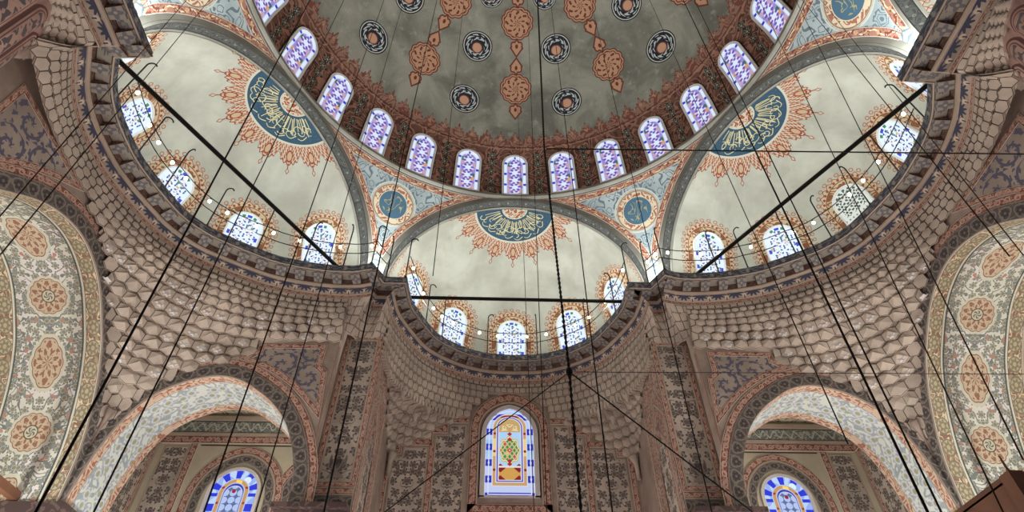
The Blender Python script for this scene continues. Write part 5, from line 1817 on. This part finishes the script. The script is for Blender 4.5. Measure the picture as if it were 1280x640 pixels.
CABLES = [
 ('far left cable crossing the fluted pier and the cream arch soffit, outermost', (-4.24, -4.66, 7.3), (-4.14, -4.53, 3.0), 0.0079),
 ('second cable from the left edge, crossing the cream arch soffit', (-4.77, -4.05, 9.24), (-4.65, -3.9, 3.28), 0.0094),
 ('thickest cable at left, running down past the corner of the two left arches', (-4.4, -2.95, 13.11), (-4.12, -2.73, 0.67), 0.0209),
 ('cable at left running down over the pale soffit of the lower left arch', (-4.37, -2.05, 16.18), (-4.23, -1.96, 0.72), 0.0149),
 ('cable at left running down over the left arm of the room window', (-3.9, -1.3, 18.66), (-3.66, -1.19, 0.83), 0.0166),
 ('thin cable at left running down by the right side of the room window', (-3.64, -0.74, 20.51), (-3.37, -0.63, 0.9), 0.0135),
 ('cable crossing the left blue pendentive disk and the left floral pier', (-2.71, -0.62, 20.93), (-2.67, -0.61, 0.88), 0.0211),
 ('very thin cable ending over the left half of the center semi-dome', (-2.1, 0.23, 22.75), (-1.94, 0.25, 7.15), 0.0134),
 ('cable just right of the long chain, crossing the right window of the center semi-dome', (0.53, -0.92, 20.33), (0.43, -0.9, 0.84), 0.0160),
 ('thin cable just left of the long chain', (0.03, 0.18, 23.82), (-0.17, 0.2, 0.99), 0.0127),
 ('hair-thin cable over the middle of the tall stained window', (-0.39, 0.62, 16.0), (-0.27, 0.61, 1.96), 0.0108),
 ('thin cable crossing the right blue pendentive disk and the right floral pier', (1.7, -0.87, 20.65), (1.53, -0.8, 0.87), 0.0135),
 ('thickest cable at right, running down over the lower right arch soffit', (2.76, -2.9, 14.29), (2.49, -2.68, 0.65), 0.0199),
 ('cable running close beside the thickest right cable', (3.11, -2.8, 14.69), (2.73, -2.49, 0.7), 0.0149),
 ('thin cable at right crossing the right calligraphy medallion', (3.05, -1.36, 19.0), (3.03, -1.35, 3.19), 0.0125),
 ('far right cable crossing the right cornice and the cream soffit', (2.9, -4.52, 8.6), (2.79, -4.38, 3.0), 0.0087),
 ('thinnest far right cable, crossing the right triangular spandrel', (2.82, -4.76, 7.88), (2.67, -4.55, 2.83), 0.0065),
 ('cable at right crossing the faceted corner and the edge of the cream soffit', (2.29, -4.71, 8.57), (1.75, -4.13, 0.58), 0.0075),
 ('cable at right slanting across the cream soffit to its medallions', (2.78, -4.68, 8.4), (2.23, -4.04, 1.63), 0.008),
]
def build_cables():
    for lab, a, b, r in CABLES:
        A, B = Vector(a), Vector(b)
        m = MB(); m.tube([A, A.lerp(B, 0.35), B], [r * 0.30, r * 0.42, r * 0.62], 'black cable' if r > 0.0115 else 'brown cable', 6)
        tag(m.build('hanging_cable', None, B), ('black ' if r > 0.0115 else 'brown ') + lab, 'cable', 'chandelier cables hanging across the hall')
    # long linked chain in the middle
    P = [Vector(p) for p in ((0.18, -1.26, 20.03), (-0.03, -1.23, 8.94), (0.06, -1.24, 4.15), (0.05, -1.24, 1.97))]
    path = resample(P, 420)
    m = MB()
    pts, rad = [], []
    for i, p in enumerate(path):
        pts.append(p); rad.append(0.023 if i % 2 else 0.011)
    m.tube(pts, rad, 'black iron', 6)
    root = empty('hanging_chain', P[3]); m.build('chain_links', root, P[3])
    tag(root, 'long black beaded chain hanging down the middle, past the center tie rod', 'chain')
    c = MB(); c.lathe([(0.0, 0.06), (0.035, 0.05), (0.045, 0.0), (0.035, -0.05), (0.0, -0.06)], P[2], 'black iron', 8); c.build('shackle', root, P[2])
    for lab, nm, cat, a, b, r in (
        ('straight black cross bar running right from the chain over the right semi-dome', 'cross_bar', 'bar', (-0.03, -1.23, 8.94), (9.6, -1.23, 9.22), 0.019),
        ('thin level wire running right from the chain shackle to the right gallery arch', 'stay_wire', 'wire', (0.06, -1.24, 4.15), (6.4, -1.24, 4.24), 0.006),
        ('slanting stay wire running down left from the chain shackle', 'stay_wire', 'wire', (0.06, -1.24, 4.15), (-2.1, -1.24, 2.28), 0.008),
        ('slanting stay wire running down right from the chain shackle', 'stay_wire', 'wire', (0.06, -1.24, 4.15), (1.9, -1.24, 2.39), 0.011)):
        m = MB(); A, B = Vector(a), Vector(b)
        A = A + (B - A).normalized() * (0.055 if cat == 'wire' else 0.035)
        m.tube([A, B], r * 0.75, 'black cable', 6)
        tag(m.build(nm, None, A), lab, cat)

def build_wood():
    # tall wooden enclosure at the right, seen from below by its top corner
    x0, y0, zt = 2.97, -3.12, 2.0
    x1, y1 = 4.4, -1.7
    root = empty('wooden_kiosk', ((x0 + x1) / 2, (y0 + y1) / 2, Z_FLOOR))
    tag(root, 'brown wooden kiosk with a corner spike, at the lower right before the cream arch', 'kiosk')
    base = root.location
    for (cx, cy, hx, hy) in (((x0 + x1) / 2, y0, (x1 - x0) / 2, 0.03), ((x0 + x1) / 2, y1, (x1 - x0) / 2, 0.03)):
        m = MB(); m.box((cx, cy, (zt + Z_FLOOR) / 2), (hx - 0.05, hy, (zt - Z_FLOOR) / 2 - 0.03), 'wood board')
        for k in range(3):
            z = Z_FLOOR + 0.7 + k * 1.05
            m.box((cx, cy - math.copysign(0.03, 1 if cy == y0 else -1), z), (hx - 0.25, 0.012, 0.38), 'dark wood')
        m.build('side_panel', root, (cx, cy, Z_FLOOR))
    for cx in (x0, x1):
        m = MB(); m.box((cx, (y0 + y1) / 2, (zt + Z_FLOOR) / 2), (0.03, (y1 - y0) / 2 - 0.05, (zt - Z_FLOOR) / 2 - 0.03), 'dark wood')
        m.build('side_panel', root, (cx, (y0 + y1) / 2, Z_FLOOR))
    for cx in (x0, x1):
        for cy in (y0, y1):
            m = MB(); m.box((cx, cy, (zt + Z_FLOOR) / 2), (0.055, 0.055, (zt - Z_FLOOR) / 2), 'dark wood')
            m.build('corner_post', root, (cx, cy, Z_FLOOR))
            f = MB(); f.lathe([(0.03, 0.0), (0.014, 0.02), (0.009, 0.05), (0.008, 0.10), (0.004, 0.14), (0.0, 0.145)], (cx, cy, zt), 'dark wood', 8)
            f.build('finial', root, (cx, cy, zt))
    m = MB()
    m.box(((x0 + x1) / 2, (y0 + y1) / 2, zt - 0.02), ((x1 - x0) / 2 + 0.03, (y1 - y0) / 2 + 0.03, 0.025), 'wood board')
    m.build('top_board', root, ((x0 + x1) / 2, (y0 + y1) / 2, zt))
    # timber tie beams in the gallery arches
    for sg, nm in ((-1, 'left'), (1, 'right')):
        m = MB(); m.box((sg * 13.5, 4.3, 6.93), (0.10, 4.56, 0.11), 'dark wood')
        tag(m.build('tie_beam', None, (sg * 13.5, 4.3, 6.93)), 'dark wooden tie beam across the foot of the wide %s gallery arch' % nm, 'beam', None)

def area(name, loc, target, size, power, col=(1, 0.95, 0.86), shape='DISK', spread=180):
    l = bpy.data.lights.new(name, 'AREA'); l.energy = power; l.color = col; l.shape = shape; l.size = size
    l.spread = RAD(spread)
    o = bpy.data.objects.new(name, l); COL.objects.link(o); o.location = loc
    d = Vector(target) - Vector(loc); o.rotation_euler = d.to_track_quat('-Z', 'Y').to_euler()
    return o
def point(name, loc, power, rad=0.1, col=(1, 0.97, 0.93)):
    l = bpy.data.lights.new(name, 'POINT'); l.energy = power; l.color = col; l.shadow_soft_size = rad
    o = bpy.data.objects.new(name, l); COL.objects.link(o); o.location = loc
    return o
def build_lights():
    # floodlights lying on the gallery floor behind the lip, throwing light up into each semi-dome
    for az in (-120, -60, 0, 60, 120):
        n, t = axis(az)
        for s in (-3.6, -1.3, 1.3, 3.6):
            p = n * (10.6 + (0.0 if abs(s) > 2 else 1.2)) + t * s + V3(0, 0, 15.5)
            area('gallery_floodlight', p, p + n * 0.8 + V3(0, 0, 3), 0.5, LP['lobe'] * (1.3 if az == 0 else 1.0), (0.98, 1.0, 0.93))
    # lamps at the pier heads
    for az in (-90, -30, 30, 90):
        n, t = axis(az)
        p = n * 10.75 + V3(0, 0, 15.35)
        area('pier_floodlight', p, n * 11.2 + V3(0, 0, 19), 0.4, LP['pier'], (0.97, 1.0, 0.98), spread=150)
    # unseen fill lights added low in the hall, standing in for its chandeliers
    for k in range(12):
        a = 2 * pi * k / 12
        if sin(a) < -0.6: continue
        point('hall_fill', (5.2 * cos(a), 3.0 + 5.2 * sin(a), 0.9), LP['hall'], 0.25)
    # lamps in the side rooms and galleries
    for sg in (-1, 1):
        point('room_lamp', (sg * 9.6, 11.2, 4.2), LP['room'], 0.25, (1, 0.96, 0.88))
        point('bay_fill', (sg * 9.0, 6.2, 2.4), LP['bay'], 0.3, (1, 0.98, 0.94))  # unseen light added in the bay to brighten the muqarnas from below
        point('arch_lamp', (sg * 9.4, 10.1, 3.2), LP['archA'], 0.3, (1, 0.97, 0.9))
        for y in (1.6, 5.4):
            point('gallery_lamp', (sg * 13.9, y, 3.6), LP['archB'], 0.3, (1, 0.97, 0.9))
    w = bpy.data.worlds.new('hall'); SC.world = w; w.use_nodes = True
    w.node_tree.nodes['Background'].inputs[0].default_value = (1.0, 0.98, 0.95, 1)
    w.node_tree.nodes['Background'].inputs[1].default_value = LP['world']
LP = dict(bay=420, lobe=46, pier=200, hall=115, room=60, archA=330, archB=430, world=0.125)

def build_camera():
    cam = bpy.data.cameras.new('camera'); o = bpy.data.objects.new('camera', cam); COL.objects.link(o)
    cam.sensor_width = 36.0; cam.sensor_fit = 'HORIZONTAL'; cam.lens = 36.0 * 0.57637741
    cam.clip_end = 200
    o.location = (-0.8644, -7.1679, 0.0)
    M = Matrix.Rotation(RAD(-2.3359), 4, 'Z') @ Matrix.Rotation(RAD(90 + 45.9996), 4, 'X') @ Matrix.Rotation(-0.00703366, 4, 'Z')
    o.rotation_euler = M.to_euler()
    SC.camera = o

def main():
    SC.view_settings.view_transform = 'Standard'; SC.view_settings.look = 'None'
    SC.view_settings.exposure = 0.0; SC.view_settings.gamma = 1.0; SC.view_settings.use_curve_mapping = False
    SC.cycles.use_denoising = True
    SC.cycles.max_bounces = 5; SC.cycles.diffuse_bounces = 3; SC.cycles.glossy_bounces = 1
    SC.cycles.caustics_reflective = False; SC.cycles.caustics_refractive = False
    make_mats()
    b = MB()
    b.add([V3(-30, -30, Z_FLOOR), V3(30, -30, Z_FLOOR), V3(30, 30, Z_FLOOR), V3(-30, 30, Z_FLOOR)], 'floor carpet')
    tag(b.build('floor'), kind='structure')
    build_dome(); build_dome_windows()
    for az in (-90, -30, 30, 90): build_pendentive(az)
    for az, nm in ((-60, 'left'), (0, 'center'), (60, 'right')): build_exedra(az, nm)
    for az in (-120, 120): build_exedra(az, 'rear', False)
    build_cornice()
    build_sides(); build_recess()
    build_ties(); build_gallery_fittings(); build_cables(); build_wood()
    build_lights(); build_camera()
main()
